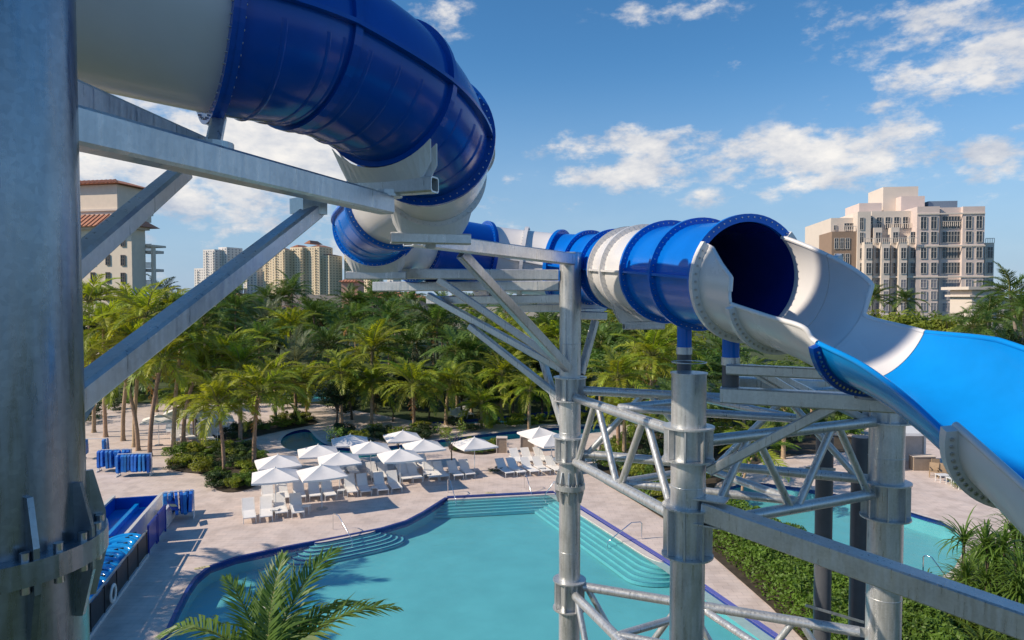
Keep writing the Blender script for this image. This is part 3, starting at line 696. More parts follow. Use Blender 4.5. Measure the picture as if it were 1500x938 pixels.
# --- triangular lattice tower
AX, AY, AR = 2.42, 9.3, .235; BX, BY, BR = 1.11, 13.0, .205; CX, CY, CR = 6.08, 11.0, .265
tw = empty('lattice_tower', (3.2, 11.1, 0), 'galvanized triangular lattice tower of three pipe columns rising from the pool side', 'steel tower')
def zA(y, d): return P(750, y, d).z
for (x, y, r, top) in ((AX, AY, AR, zA(547, AY)), (BX, BY, BR, zA(371, BY)), (CX, CY, CR, zA(596, CY))):
    mb = MB(); mb.pipe((x, y, -1.2), (x, y, top), r, 48); o = mb.build('column', ['steel'], tw)
    cb = MB(); cb.lathe((x, y, top), [(0, .012), (r + .015, .012), (r + .015, -.012), (0, -.012)], 40, smooth=False); cb.build('cap_plate', ['steel'], o)
    for zz in (-.9, -2.6, -4.9):      # weld seams
        wb = MB(); wb.lathe((x, y, CAMZ + zz), [(r, -.008), (r + .006, 0), (r, .008)], 40); wb.build('weld_ring', ['steel'], o)
for (x, y, r, l) in ((AX, AY, AR, ((625, 672), (741, 812))), (BX, BY, BR, ((553, 586), (640, 674), (849, 890))), (CX, CY, CR, ((563, 617), (706, 757)))):
    for (y0, y1) in l: collar(tw, x, y, zA(y1, y), zA(y0, y), r, .115, 8, .4)
splice(tw, BX, BY, zA(712, BY), BR, .085, .3, 10); splice(tw, AX, AY, CAMZ - 7.8, AR, .1, .3, 10); splice(tw, CX, CY, CAMZ - 7.5, CR, .1, .3, 10)
def lattice(p, q, rp, rq, zt, zb, n, rc=.084, rd=.058, first=0):
    p = Vector((p[0], p[1], 0)); q = Vector((q[0], q[1], 0)); d = (q - p).normalized(); a = p + d * (rp + .08); b = q - d * (rq + .08)
    up = Vector((0, 0, 1))
    rod(tw, a + up * zt, b + up * zt, rc); rod(tw, a + up * zb, b + up * zb, rc)
    for c in (a, b):
        for z in (zt, zb): endplate(tw, c + up*z - d*(.10 if c is a else -.10), (c + up*z + d) if c is a else (c + up*z - d), .08)
    nodes = [a.lerp(b, (k + (.35 if k == 0 else 0)*0) / n) for k in range(n + 1)]
    for k in range(n):
        z0, z1 = (zt, zb) if (k + first) % 2 == 0 else (zb, zt)
        f0, f1 = nodes[k] + d * .06 + up*z0, nodes[k+1] - d * .06 + up*z1
        rod(tw, f0, f1, rd, 'web')
ZT, ZB, ZC = CAMZ - 1.93, CAMZ - 3.12, CAMZ - 5.68
lattice((BX, BY), (AX, AY), BR, AR, ZT + .02, ZB, 4, first=1)
lattice((BX, BY), (CX, CY), BR, CR, ZT + .14, ZB + .12, 4, first=1)
lattice((AX, AY), (CX, CY), AR, CR, ZT - .08, ZB - .06, 4, first=1)
lattice((BX, BY), (AX, AY), BR, AR, ZC, ZC - 1.3, 4)
lattice((BX, BY), (CX, CY), BR, CR, ZC + .12, ZC - 1.2, 5)
lattice((AX, AY), (CX, CY), AR, CR, ZC - .1, ZC - 1.4, 5)
# horizontal plan bracing between the sides
def plan(z, r=.065):
    m1 = Vector((BX, BY, 0)).lerp(Vector((CX, CY, 0)), .47); m2 = Vector((AX, AY, 0)).lerp(Vector((BX, BY, 0)), .5); m3 = Vector((AX, AY, 0)).lerp(Vector((CX, CY, 0)), .5); u = Vector((0, 0, z))
    rod(tw, m1 + u, m2 + u, r, 'plan_brace'); rod(tw, m1 + u, m3 + u, r, 'plan_brace'); rod(tw, m2 + u, m3 + u, r, 'plan_brace')
plan(ZT + .10); plan(ZB + .05); plan(ZC + .05)
# long box beam running from the front column past the camera
bA, bB = P(1034, 748, 9.12), P(1640, 962, 6.0)
beam(tw, bA, bB, .26, .27)
mb = MB()
for dz in (.17, -.17): mb.box(bA + Vector((.06, -.03, dz)), (.42, .3, .02), 0, Matrix.Rotation(R(-30), 3, 'Z'))
mb.build('gusset', ['steel'], tw)
# cantilevers toward the loops of the slide
b2a, b2b = P(598, 349, 9.7), P(836, 380, 12.85)
beam(tw, b2a, b2b, .22, .22)
beam(tw, P(546, 401, 13.35), P(818, 403, 13.0), .2, .2)
beam(tw, P(549, 420, 14.6), P(820, 419, 13.3), .2, .2)
beam(tw, P(628, 440, 14.9), P(822, 438, 13.2), .18, .17)
beam(tw, P(760, 452, 14.9), P(832, 451, 13.2), .16, .16)
beam(tw, P(846, 462, 13.1), P(886, 463, 13.4), .16, .16)
for (a, b, w) in ((P(676, 372, 11.2), P(832, 540, 12.8), .17), (P(642, 410, 13.2), P(830, 538, 12.95), .14), (P(628, 433, 14.6), P(832, 546, 13.0), .14), (P(688, 478, 14.0), P(822, 584, 13.0), .13),
                  (P(784, 492, 13.6), P(824, 622, 13.05), .13), (P(872, 470, 13.4), P(851, 548, 13.05), .13)): beam(tw, a, b, w, w, 'brace')
for k in (6, 8): saddle(tw, jidx[k], 1.1)
for k in (10, 13, 16): saddle(tw, jidx[k], .7)
for k, bm_ in ((6, b2a),):
    c = pts[jidx[k]]; mb = MB(); mb.beam(Vector((c.x, c.y, c.z - RT - .28)), b2a + Vector((.1, .1, .08)), .16, .16); mb.lathe(b2a + Vector((.1, .12, .11)), [(0, -.02), (.16, -.02), (.16, .03), (0, .03)], 16, smooth=False); mb.build('stub_post', ['steel'], tw)
# posts under the tube end and the chute
def post(x, y, z0, z1, r=.10, blue=True):
    mb = MB(); mb.pipe((x, y, z0), (x, y, z1), r, 24); o = mb.build('post', ['post_gray'], tw)
    if blue:
        bb = MB(); bb.pipe((x, y, z1), (x, y, z1 + .42), r * 1.02, 24); bb.build('post_sleeve', ['gloss_blue'], o)
        kb = MB(); kb.lathe((x, y, z1), [(r, -.10), (r + .012, -.10), (r + .012, 0), (r, 0)], 24, smooth=False); kb.build('post_band', ['steel'], o)
post(AX + .02, AY + .35, zA(620, 9.6), CAMZ - .72); post(2.80, 8.72, zA(574, 8.72), CAMZ - .78, .105)
beam(tw, P(1056, 578, 8.70), P(1312, 592, 7.9), .2, .2, 'beam'); beam(tw, P(1066, 541, 8.6), P(1215, 548, 7.9), .14, .13)
beam(tw, P(1150, 582, 10.0), P(1300, 572, 9.6), .2, .2); beam(tw, P(1075, 560, 9.2), P(1260, 566, 10.6), .2, .16)
beam(tw, P(1040, 690, 9.15), P(1236, 588, 8.15), .13, .13, 'brace')
beam(tw, P(1100, 540, 8.5), P(1185, 590, 9.4), .12, .12, 'brace'); beam(tw, P(1270, 616, 11.0), P(1130, 548, 8.9), .11, .11, 'brace')
mb = MB(); p = P(1278, 580, 7.95); mb.lathe(p, [(0, -.03), (.2, -.03), (.2, 0), (.13, .01), (.13, .22), (0, .22)], 24, smooth=False); mb.build('pivot_plate', ['dark_steel'], tw)
mb = MB(); p = P(1258, 553, 7.5); mb.box(p, (.46, .3, .16)); mb.build('chute_bracket', ['dark_steel'], tw)
for (x, d, r) in ((1209, 12.3, .15), (1262, 12.6, .16)):
    p = P(x, 600, d); mb = MB(); mb.pipe((p.x, p.y, 0), (p.x, p.y, zA(640, d)), r, 24); mb.build('post', ['post_gray'], tw)
# perforated strap between posts
for (x0, y0, x1, y1, d) in ((1180, 887, 1266, 912, 12.1), (1180, 686, 1224, 688, 12.1)):
    mb = MB(); mb.beam(P(x0, y0, d), P(x1, y1, d), .008, .05, bev=.002); mb.build('strap', ['steel'], tw)

# ---------------------------------------------------------------- foliage builders
def frond_mesh(name, m, length, nl, lw, droop, leafl, seed, vdroop=.5, ragged=.1):
    rg = np.random.default_rng(seed); V = []; F = []; MI = []
    n = 12; pos = []; ang = []; p = np.array([0., 0., 0.]); a = R(4)
    for i in range(n + 1):
        pos.append(p.copy()); ang.append(a); st = length / n
        p = p + np.array([math.cos(a), 0, math.sin(a)]) * st; a -= R(droop) / n * (.45 + 1.1 * i / n)
    pos = np.array(pos)
    for i in range(n + 1):
        w = .035 * (1 - i / n) * (length / 3) + .005; k = len(V)
        V += [tuple(pos[i] + (0, w, 0)), tuple(pos[i] + (0, -w, 0)), tuple(pos[i] + (0, 0, -w * 1.3))]
        if i: F += [(k-3, k, k+1, k-2), (k-2, k+1, k+2, k-1), (k-1, k+2, k, k-3)]; MI += [1, 1, 1]
    for j in range(nl):
        t = .16 + .84 * (j + rg.uniform(-.3, .3)) / nl; t = min(max(t, .14), .995)
        x = t * n; i = min(int(x), n-1); f = x - i; b = pos[i] * (1-f) + pos[i+1] * f; an = ang[i]
        L_ = leafl * (math.sin(math.pi * min(1, .18 + t * .80)) ** .7) * rg.uniform(.8, 1.1)
        fwd = np.array([math.cos(an), 0, math.sin(an)]); up = np.array([-math.sin(an), 0, math.cos(an)])
        for sg in (1, -1):
            if rg.random() < ragged: continue
            th = R(62 - 30 * t + rg.uniform(-7, 7)); el = R(18 + rg.uniform(-16, 16)) 
            d = fwd * math.cos(th) + np.array([0, sg, 0]) * math.sin(th) * math.cos(el) + up * math.sin(th) * math.sin(el)
            mid = b + d * L_ * .5; d2 = d + np.array([0, 0, -1]) * vdroop * rg.uniform(.6, 1.5); d2 /= np.linalg.norm(d2)
            tip = mid + d2 * L_ * .5; wv = fwd * lw * .5; k = len(V)
            V += [tuple(b - wv * .5), tuple(b + wv * .5), tuple(mid + wv), tuple(mid - wv), tuple(tip)]
            F += [(k, k+1, k+2, k+3), (k+3, k+2, k+4)]; MI += [0, 0]
    return mesh_from(V, F, name, [m, 'rachis'], False, MI)
def leaf_cloud(name, m, n, rx, ry, rz, size, seed, clumps=18, shell=.55, hang=0, aspect=.5, zmin=-1):
    rg = np.random.default_rng(seed); V = []; F = []
    cc = rg.normal(size=(clumps, 3)); cc /= np.linalg.norm(cc, axis=1)[:, None]; cc *= (rg.uniform(.35, .82, clumps))[:, None]
    cr = rg.uniform(.20, .40, clumps)
    for i in range(n):
        q = rg.integers(clumps); d = rg.normal(size=3); d /= np.linalg.norm(d); p = cc[q] + d * cr[q] * rg.uniform(shell, 1) ** .6
        if p[2] < zmin: p[2] = zmin + rg.uniform(0, .15)
        out = p / (np.linalg.norm(p) + 1e-6); p = p * (rx, ry, rz)
        nr = d * .6 + out * .3 + rg.normal(size=3) * .45 + np.array([0, 0, .35]); nr /= np.linalg.norm(nr)
        u = np.cross(nr, rg.normal(size=3)); u /= np.linalg.norm(u) + 1e-9; w = np.cross(nr, u); s = size * rg.uniform(.6, 1.3); k = len(V)
        V += [tuple(p - u*s), tuple(p - w*s*aspect + nr*s*.12), tuple(p + u*s), tuple(p + w*s*aspect + nr*s*.12)]
        F += [(k, k+1, k+2, k+3)]
    return mesh_from(V, F, name, [m])
def trunk_mesh(name, m, h, r0, r1, lean, seed, n=9, rings=True):
    rg = random.Random(seed); pts_ = []; rs = []
    steps = 26
    for i in range(steps + 1):
        t = i / steps; pts_.append((lean * t * t + .05 * h * math.sin(t * 3 + seed) * .15, .04 * h * math.sin(t * 2.2 + seed * 2) * .3 * t, h * t))
        rs.append((r0 + (r1 - r0) * t ** .7) * (1.35 if i == 0 else 1) * (1 + (.06 if rings and i % 2 else 0)))
    mb = MB(); mb.tube(pts_, rs, n); return mb.mesh(name, m), Vector(pts_[-1])
FR = {'coconut': [frond_mesh('frond', 'palm_leaf', 1, 46, .027, d, .29, s, .55) for s, d in ((1, 58), (2, 78), (3, 98), (4, 66))],
      'dark': [frond_mesh('frond', 'palm_leaf_dark', 1, 44, .027, d, .28, s, .5) for s, d in ((5, 60), (6, 85), (7, 100))],
      'date': [frond_mesh('frond', 'palm_leaf_gray', 1, 46, .020, d, .21, s, .1) for s, d in ((8, 40), (9, 62), (10, 80))],
      'dead': [frond_mesh('frond', 'palm_dead', 1, 26, .018, d, .20, s, .8, .3) for s, d in ((11, 90), (12, 120))]}
TR = {}
def trunk_for(h, lean, m='trunk', r=.13):
    key = (round(h), round(lean * 2) / 2, m)
    if key not in TR: TR[key] = trunk_mesh('trunk', m, key[0], r, r * .72, key[1], len(TR) + 1)
    return TR[key], h / max(1, key[0])
def crown_fronds(root, top, size, kind, nf, seed, dead=0, up=78, low=-28):
    rg = random.Random(seed)
    for k in range(nf):
        f = (k + .5) / nf; az = k * 2.39996 + rg.uniform(-.3, .3); el = up - (up - low) * f ** .85 + rg.uniform(-8, 8)
        me = FR[kind][rg.randrange(len(FR[kind]))]
        if dead and k >= nf - dead: me = FR['dead'][rg.randrange(2)]; el = low - 18
        o = bpy.data.objects.new('frond', me); C.objects.link(o); o.parent = root
        s = size * rg.uniform(.82, 1.12) * (.8 if f < .15 else 1); o.scale = (s, s, s)
        o.location = top; o.rotation_euler = (rg.uniform(-.25, .25), -R(el), az)
CROWN = {}
def crown_joined(kind, v, nf=22):
    if (kind, v) in CROWN: return CROWN[(kind, v)]
    rg = random.Random(v * 31 + len(kind)); VV = []; FF = []; MI = []
    for k in range(nf):
        f = (k + .5) / nf; az = k * 2.39996 + rg.uniform(-.3, .3); el = 78 - 108 * f ** .85 + rg.uniform(-8, 8)
        dd = k >= nf - (v % 3); me = FR['dead' if dd else kind][rg.randrange(2)]; el -= 20 if dd else 0; mt = Euler((rg.uniform(-.25, .25), -R(el), az)).to_matrix() * rg.uniform(.8, 1.1)
        b = len(VV); VV += [tuple(mt @ v_.co) for v_ in me.vertices]
        for p in me.polygons: FF.append(tuple(b + i for i in p.vertices)); MI.append(2 if dd and p.material_index == 0 else p.material_index)
    me = mesh_from(VV, FF, 'crown', [FR[kind][0].materials[0], 'rachis', 'palm_dead'], False, MI); CROWN[(kind, v)] = me; return me
npalm = [0]
def palm(c, d, size, kind, label, group, basex=None, nf=24, dead=0, tm='trunk', joined=False, r=.13, up=78, low=-28):
    npalm[0] += 1; size *= 1.14; cp = P(c[0], c[1], d); lean = 0
    if basex is not None: lean = P(basex, 600, d).x - cp.x
    ((me, top), k) = trunk_for(cp.z, abs(lean), tm, r)
    az = 0 if lean <= 0 else math.pi
    if basex is None: az = random.uniform(0, 6.28)
    tv = Matrix.Rotation(az, 3, 'Z') @ Vector((top.x, top.y, top.z * k))
    root = empty('palm_tree', (cp.x - tv.x, cp.y - tv.y, 0), label, 'palm tree', group, az)
    t = bpy.data.objects.new('trunk', me); C.objects.link(t); t.parent = root; t.scale = (1, 1, k)
    lt = Vector((top.x, top.y, top.z * k - .08))
    if joined:
        o = bpy.data.objects.new('crown', crown_joined(kind, npalm[0] % 4)); C.objects.link(o); o.parent = root; o.location = lt; o.scale = (size,) * 3; o.rotation_euler = (0, 0, random.uniform(0, 6))
    else: crown_fronds(root, lt, size, kind, nf, npalm[0], dead, up, low)
    return root
G1 = 'a bright green coconut palm with a bare brown trunk in the grove left of the umbrellas'
def gd(y): return G(750, y).y
# the two palms in the round planting bed, then the grove behind them
palm((318, 588), gd(697), 2.9, 'coconut', 'small coconut palm with leaning pale trunk at the tip of the planting bed', None, 333, 22)
palm((380, 572), gd(690), 3.1, 'coconut', 'taller coconut palm with thick straight trunk in the planting bed beside white umbrellas', None, 374, 24, 1, r=.16)
K1 = 1.12
for (x, y, b, by, s, dd) in ((152, 478, 153, 640, 3.6, 0), (196, 500, 181, 646, 3.4, 2), (214, 462, 196, 655, 3.6, 0), (238, 525, 222, 668, 3.1, 1), (268, 492, 247, 657, 3.3, 0), (292, 540, 262, 650, 3.2, 2), (135, 520, 140, 634, 3.3, 1), (330, 515, 300, 640, 3.3, 0), (180, 545, 200, 660, 2.8, 0), (352, 535, 350, 648, 3.1, 1), (402, 548, 400, 622, 3.1, 0), (432, 560, 430, 616, 2.9, 1), (276, 575, 283, 642, 2.7, 0)):
    palm((x, y), gd(by), s, 'coconut', 'coconut palm with bare trunk rising from the paved grove beside the vest racks', 'coconut palms in the paved grove', b, 22, dd, r=.17)
for (x, y, b, by, s) in ((605, 562, 605, 634, 3.5), (448, 560, 450, 606, 3.0), (500, 545, 502, 624, 3.1), (735, 548, 738, 616, 3.4), (776, 570, 778, 629, 2.9), (660, 560, 655, 622, 3.2), (545, 560, 548, 622, 3.0), (705, 590, 706, 628, 2.6)):
    palm((x, y), gd(by), s, 'coconut', 'coconut palm growing on the planted bank between the two river channels', 'coconut palms on the river bank', b, 24, int(x) % 2)
for (x, y, d, s) in ((640, 474, 78, 5.0), (690, 520, 70, 4.4), (545, 512, 72, 4.2), (570, 470, 85, 4.3), (480, 505, 80, 4.2), (730, 492, 82, 4.2), (600, 505, 76, 4.0), (520, 470, 92, 4.4), (380, 500, 78, 4.2), (425, 480, 88, 4.4), (300, 470, 80, 4.4), (250, 455, 86, 4.2), (345, 455, 96, 4.6), (460, 462, 100, 4.2), (770, 510, 74, 3.8), (800, 480, 88, 4.2), (190, 450, 84, 4.4), (130, 440, 78, 4.4)):
    palm((x, y), d, s, 'dark' if int(x) % 20 == 0 or int(x) % 3 == 0 else 'coconut', 'tall palm in the dense grove beyond the river channels', 'palms in the grove beyond the river', None, 22, 1 if int(x) % 4 == 0 else 0, low=-22)
for (x, y, d, s) in ((955, 520, 56, 3.8), (905, 552, 50, 3.0), (930, 486, 70, 4.2), (985, 505, 62, 3.8), (880, 505, 72, 4.0), (1010, 560, 52, 3.0), (915, 600, 47, 2.4), (1090, 560, 58, 3.4), (1150, 600, 50, 2.8), (1060, 520, 70, 3.6), (990, 590, 44, 2.6), (1190, 560, 64, 3.2)):
    palm((x, y), d, s, 'coconut' if int(x) % 2 else 'dark', 'feathery palm in the planting behind the lattice tower', 'palms behind the lattice tower', None, 22, 2 if x in (955, 1010) else 0)
palm((1112, 655), 41, 2.3, 'coconut', 'slim young palm beside the smaller right pool', None, 1094, 14, 1, r=.09)
palm((1480, 428), 88, 4.6, 'dark', 'tall royal palm with pale grey trunk beside the stone pavilion', None, 1487, 20, 0, 'trunk_gray', r=.28, low=-30)
for (x, y, d, s) in ((1448, 462, 80, 3.8), (1425, 478, 76, 3.4), (1500, 455, 84, 4.0), (1278, 436, 120, 4.0), (1326, 440, 118, 3.6), (1540, 440, 84, 4.2)):
    palm((x, y), d, s, 'dark', 'dark green palm in the row beyond the chute', 'palms in the row beyond the chute', None, 20, 0, 'trunk_gray')
for (x, y, d, s) in ((428, 426, 165, 5.5), (412, 437, 160, 5), (390, 438, 155, 4.6), (512, 442, 150, 4.6), (546, 436, 155, 5), (571, 443, 150, 4.6), (336, 440, 140, 5), (600, 441, 150, 4.6), (362, 452, 135, 4.4), (235, 432, 130, 4.5), (140, 428, 120, 5), (530, 446, 150, 4), (585, 450, 140, 4), (650, 446, 150, 4.5), (690, 450, 145, 4.4), (740, 452, 150, 4.4)):
    palm((x, y), d, s, 'dark', 'distant palm with bare trunk standing in front of the low tiled roofs', 'distant palms before the tiled roofs', None, joined=True, tm='trunk_gray', r=.2)
rs = random.Random(5)
for k in range(44):                       # silvery date palms filling the middle distance
    x = rs.uniform(115, 900); d = rs.uniform(66, 135); z = rs.uniform(5.5, 9.2) if d > 85 else rs.uniform(3.5, 6.5)
    y = 434 + (CAMZ - z) / d * 1000
    palm((x, y), d, rs.uniform(3.2, 4.4), ('date', 'coconut', 'dark')[k % 3], ('bushy silvery date palm in the far grove', 'yellow green palm filling the far grove', 'deep green palm filling the far grove')[k % 3], ('silvery palms in the far grove', 'yellow green palms in the far grove', 'deep green palms in the far grove')[k % 3], None, joined=True)
for k, (x, y, z, s_) in enumerate(((-23.6, 16, 8.4, 3.3), (-24.2, 19.3, 9.0, 3.4), (-23.4, 22.6, 8.2, 3.2), (-24.4, 26.2, 9.2, 3.3))):
    palm((750 + x/y*1000, 434 + (CAMZ - z)/y*1000), y, s_, 'coconut', 'coconut palm in the belt of planting beyond the slide runout', 'coconut palms beyond the runout', None, joined=True)
# broadleaf trees
CR = [leaf_cloud('crown', m, 2600, 1, 1, .72, .055, s, 26) for m, s in (('tree_leaf', 1), ('shrub_dark', 2), ('lime_leaf', 3), ('tree_leaf', 4))]
LM = []
for s in range(3):
    mb = MB(); rg = random.Random(s); mb.tube([(0, 0, 0), (.03, .02, .3), (.0, .03, .62)], [.05, .035, .02], 8)
    for k in range(7):
        a = k * .9 + rg.random(); e = Vector((math.cos(a) * .35, math.sin(a) * .35, rg.uniform(.62, .95))); b = Vector((.02, .02, rg.uniform(.25, .5)))
        mb.tube([b, b.lerp(e, .5) + Vector((0, 0, .03)), e], [.022, .014, .006], 6)
    LM.append(mb.mesh('trunk', 'bark'))
ntree = [0]
def tree(x, ytop, d, w, label, group, v):
    ntree[0] += 1; p = P(x, ytop, d); h = max(p.z, 1.5); root = empty('broadleaf_tree', (p.x, p.y, 0), label, 'tree', group, random.uniform(0, 6))
    ch = min(h * .72, w * .85) / 2 * 1.15
    o = bpy.data.objects.new('crown', CR[v]); C.objects.link(o); o.parent = root; o.location = (0, 0, h - ch * .72); o.scale = (w/2, w/2, ch)
    t = bpy.data.objects.new('trunk', LM[ntree[0] % 3]); C.objects.link(t); t.parent = root; t.scale = (h*.6, h*.6, h*.95)
for (x, y, d, w, v) in ((468, 432, 125, 15, 3), (245, 428, 110, 12, 1), (285, 434, 105, 13, 0), (205, 440, 100, 12, 1), (340, 452, 112, 11, 0), (150, 450, 95, 10, 1), (405, 460, 105, 10, 0)):
    tree(x, y, d, w, 'rounded broadleaf tree rising above the far palm grove', 'broadleaf trees above the far grove', v)
for (x, y, d, w, v) in ((880, 458, 85, 10, 0), (915, 452, 92, 11, 2), (950, 460, 80, 10, 0), (985, 470, 76, 9, 2), (1010, 500, 68, 8, 0), (905, 500, 66, 8, 0), (850, 452, 100, 12, 0), (800, 455, 105, 12, 1), (945, 500, 64, 7, 2), (1080, 520, 70, 8, 0), (1130, 530, 74, 9, 1), (1180, 520, 72, 9, 0), (1050, 500, 80, 9, 0)):
    tree(x, y, d, w, 'dense leafy tree in the planting behind the steel tower', 'leafy trees behind the steel tower', v)
for k, (x, y, d, w, v) in enumerate(((492, 560, 62, 4.5, 1), (515, 545, 66, 5.5, 0), (575, 575, 65, 4.5, 1), (628, 560, 66, 5.0, 1), (675, 548, 68, 5.5, 0), (715, 566, 66, 4.6, 1), (752, 552, 69, 5.5, 1), (795, 545, 68, 5.5, 0), (830, 560, 66, 5, 1), (550, 540, 72, 6, 1), (600, 535, 74, 6, 1), (650, 530, 76, 6, 1), (700, 525, 76, 6, 0), (770, 520, 76, 6, 1), (820, 510, 78, 6.5, 0))):
    tree(x, y, d, w, 'dark bushy tree close behind the river channel', 'bushy trees behind the river channel', v)
for (x, y, d, w, v) in ((1296, 450, 100, 9, 2), (1330, 449, 96, 10, 2), (1362, 454, 98, 10, 0), (1392, 458, 94, 9, 2), (1420, 470, 88, 8, 0), (1470, 478, 86, 8, 1), (1300, 470, 90, 8, 0)):
    tree(x, y, d, w, 'lime green tree before the large cream office block', 'lime green trees before the office block', v)
for k in range(46):
    d = rs.uniform(95, 230); x = rs.uniform(100, 1500); z = rs.uniform(6, 9.5)
    if 1180 < x < 1460 and d > 140: d = 120
    tree(x, 434 + (CAMZ - z) / d * 1000, d, rs.uniform(9, 14), 'dark leafy tree in the far belt of greenery', 'trees in the far green belt', k % 2)
# understorey shrubs
SH = [leaf_cloud('foliage', m, 1100, 1, 1, .8, .075, s, 14, zmin=-.5) for m, s in (('shrub_leaf', 11), ('shrub_dark', 12), ('hedge_leaf', 13), ('lime_leaf', 14))]
def on_water(p): return any(inside(p, q) for q in holes)
def shrub(p, w, h, v, label, group):
    o = bpy.data.objects.new('leafy_shrub', SH[v]); C.objects.link(o); o.location = (p[0], p[1], h * .42); o.scale = (w/2, w/2, h * .55); o.rotation_euler = (0, 0, random.uniform(0, 6.3))
    return tag(o, label, 'shrub', group)
def scatter(poly_px, n, w, h, vs, label, group, seed):
    rg = random.Random(seed); poly = px(poly_px); x0, x1 = min(p.x for p in poly), max(p.x for p in poly); y0, y1 = min(p.y for p in poly), max(p.y for p in poly); k = 0; t = 0
    while k < n and t < n * 60:
        t += 1; p = (rg.uniform(x0, x1), rg.uniform(y0, y1))
        if inside(p, poly) and not on_water(p): shrub(p, rg.uniform(*w), rg.uniform(*h), rg.choice(vs), label, group); k += 1
scatter([(250, 690), (255, 668), (300, 658), (372, 658), (394, 674), (388, 700), (370, 714), (335, 721), (312, 714), (322, 697)], 48, (1.3, 2.2), (.7, 1.4), (0, 0, 2, 3, 1), 'low leafy shrub in the round planting bed under the two palms', 'shrubs in the round planting bed', 1)
scatter([(657, 652), (700, 645), (733, 649), (736, 661), (700, 666), (662, 661)], 16, (.8, 1.3), (.5, .9), (0, 3, 0), 'low shrub in the small oval bed beside the taupe counters', 'shrubs in the oval bed', 2)
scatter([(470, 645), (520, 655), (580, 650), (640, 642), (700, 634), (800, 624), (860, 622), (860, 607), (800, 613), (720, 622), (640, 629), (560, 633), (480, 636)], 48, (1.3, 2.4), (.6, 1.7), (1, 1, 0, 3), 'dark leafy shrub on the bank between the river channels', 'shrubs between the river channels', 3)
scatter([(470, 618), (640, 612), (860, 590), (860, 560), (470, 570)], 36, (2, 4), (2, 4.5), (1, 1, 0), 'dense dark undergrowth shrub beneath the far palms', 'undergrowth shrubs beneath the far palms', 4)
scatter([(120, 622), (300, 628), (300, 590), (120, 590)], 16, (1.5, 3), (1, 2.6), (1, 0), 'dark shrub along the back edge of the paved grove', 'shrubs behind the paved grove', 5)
scatter([(878, 690), (945, 735), (1000, 765), (1060, 735), (1085, 692), (1140, 670), (1280, 655), (1280, 610), (900, 610)], 70, (1.6, 2.8), (1.2, 2.8), (0, 0, 2, 3, 1), 'leafy shrub in the planting behind the lattice tower', 'shrubs behind the lattice tower', 6)
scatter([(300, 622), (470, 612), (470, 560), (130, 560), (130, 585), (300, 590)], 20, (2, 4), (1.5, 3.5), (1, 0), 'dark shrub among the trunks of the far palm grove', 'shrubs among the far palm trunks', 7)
bed('planting_bed', [(300, 640), (345, 632), (385, 622), (440, 612), (470, 618), (455, 624), (400, 634), (345, 648), (305, 650)], 1)
scatter([(305, 642), (345, 634), (385, 624), (440, 614), (465, 618), (400, 632), (345, 646)], 20, (1.2, 2.2), (.7, 1.6), (0, 1, 3), 'leafy shrub in the long bed behind the river bend', 'shrubs in the long bed', 17)
scatter([(1395, 705), (1425, 712), (1430, 722), (1400, 716)], 6, (.8, 1.1), (.6, .9), (2,), 'small clipped shrub beside the white cabana tables', 'clipped shrubs by the cabana', 8)
scatter([(1000, 610), (1500, 640), (1600, 600), (1500, 540), (1000, 560)], 20, (2, 4), (2, 4), (0, 1, 3), 'bushy shrub in the greenery beyond the right pool', 'shrubs beyond the right pool', 9)
shrub(G(727, 693), 1.1, .6, 1, 'small dark shrub in the paving between two rows of loungers', None)
for x, y in ((430, 690), (620, 690), (545, 700)): pass
# slim young trees with open branches
def sapling(x, y, ytop, label):
    b = G(x, y); top = P(x, ytop, b.y).z; root = empty('young_tree', b, label, 'tree'); mb = MB(); rg = random.Random(int(x)); h = top
    mb.tube([(0, 0, 0), (.03, 0, h*.35), (.0, .02, h*.6)], [.06, .045, .03], 7); ends = []
    for k in range(9):
        a = k * 2.4; z0 = h * rg.uniform(.35, .58); e = Vector((math.cos(a)*h*.24, math.sin(a)*h*.24, h*rg.uniform(.72, 1))); m_ = Vector((math.cos(a)*h*.12, math.sin(a)*h*.12, (z0+e.z)/2)); mb.tube([(0, 0, z0), m_, e], [.022, .014, .006], 5); ends.append(e)
    mb.build('trunk', 'bark', root, world=False); V = []; F = []
    for e in ends:
        for q in range(26):
            p = e + Vector((rg.gauss(0, .16), rg.gauss(0, .16), rg.gauss(0, .16))); u = Vector((rg.gauss(0, 1), rg.gauss(0, 1), rg.gauss(0, 1))).normalized() * .05; w = u.orthogonal() * .6; k = len(V); V += [p-u, p-w, p+u, p+w]; F.append((k, k+1, k+2, k+3))
    obj('crown', mesh_from(V, F, 'crown', ['shrub_leaf']), root, world=False)
sapling(661, 693, 622, 'bare young tree with thin branches behind the lounger rows')
sapling(583, 672, 632, 'bare young tree with spreading twigs beside the river')
sapling(490, 668, 628, 'bare young tree with twiggy crown at the river bend')

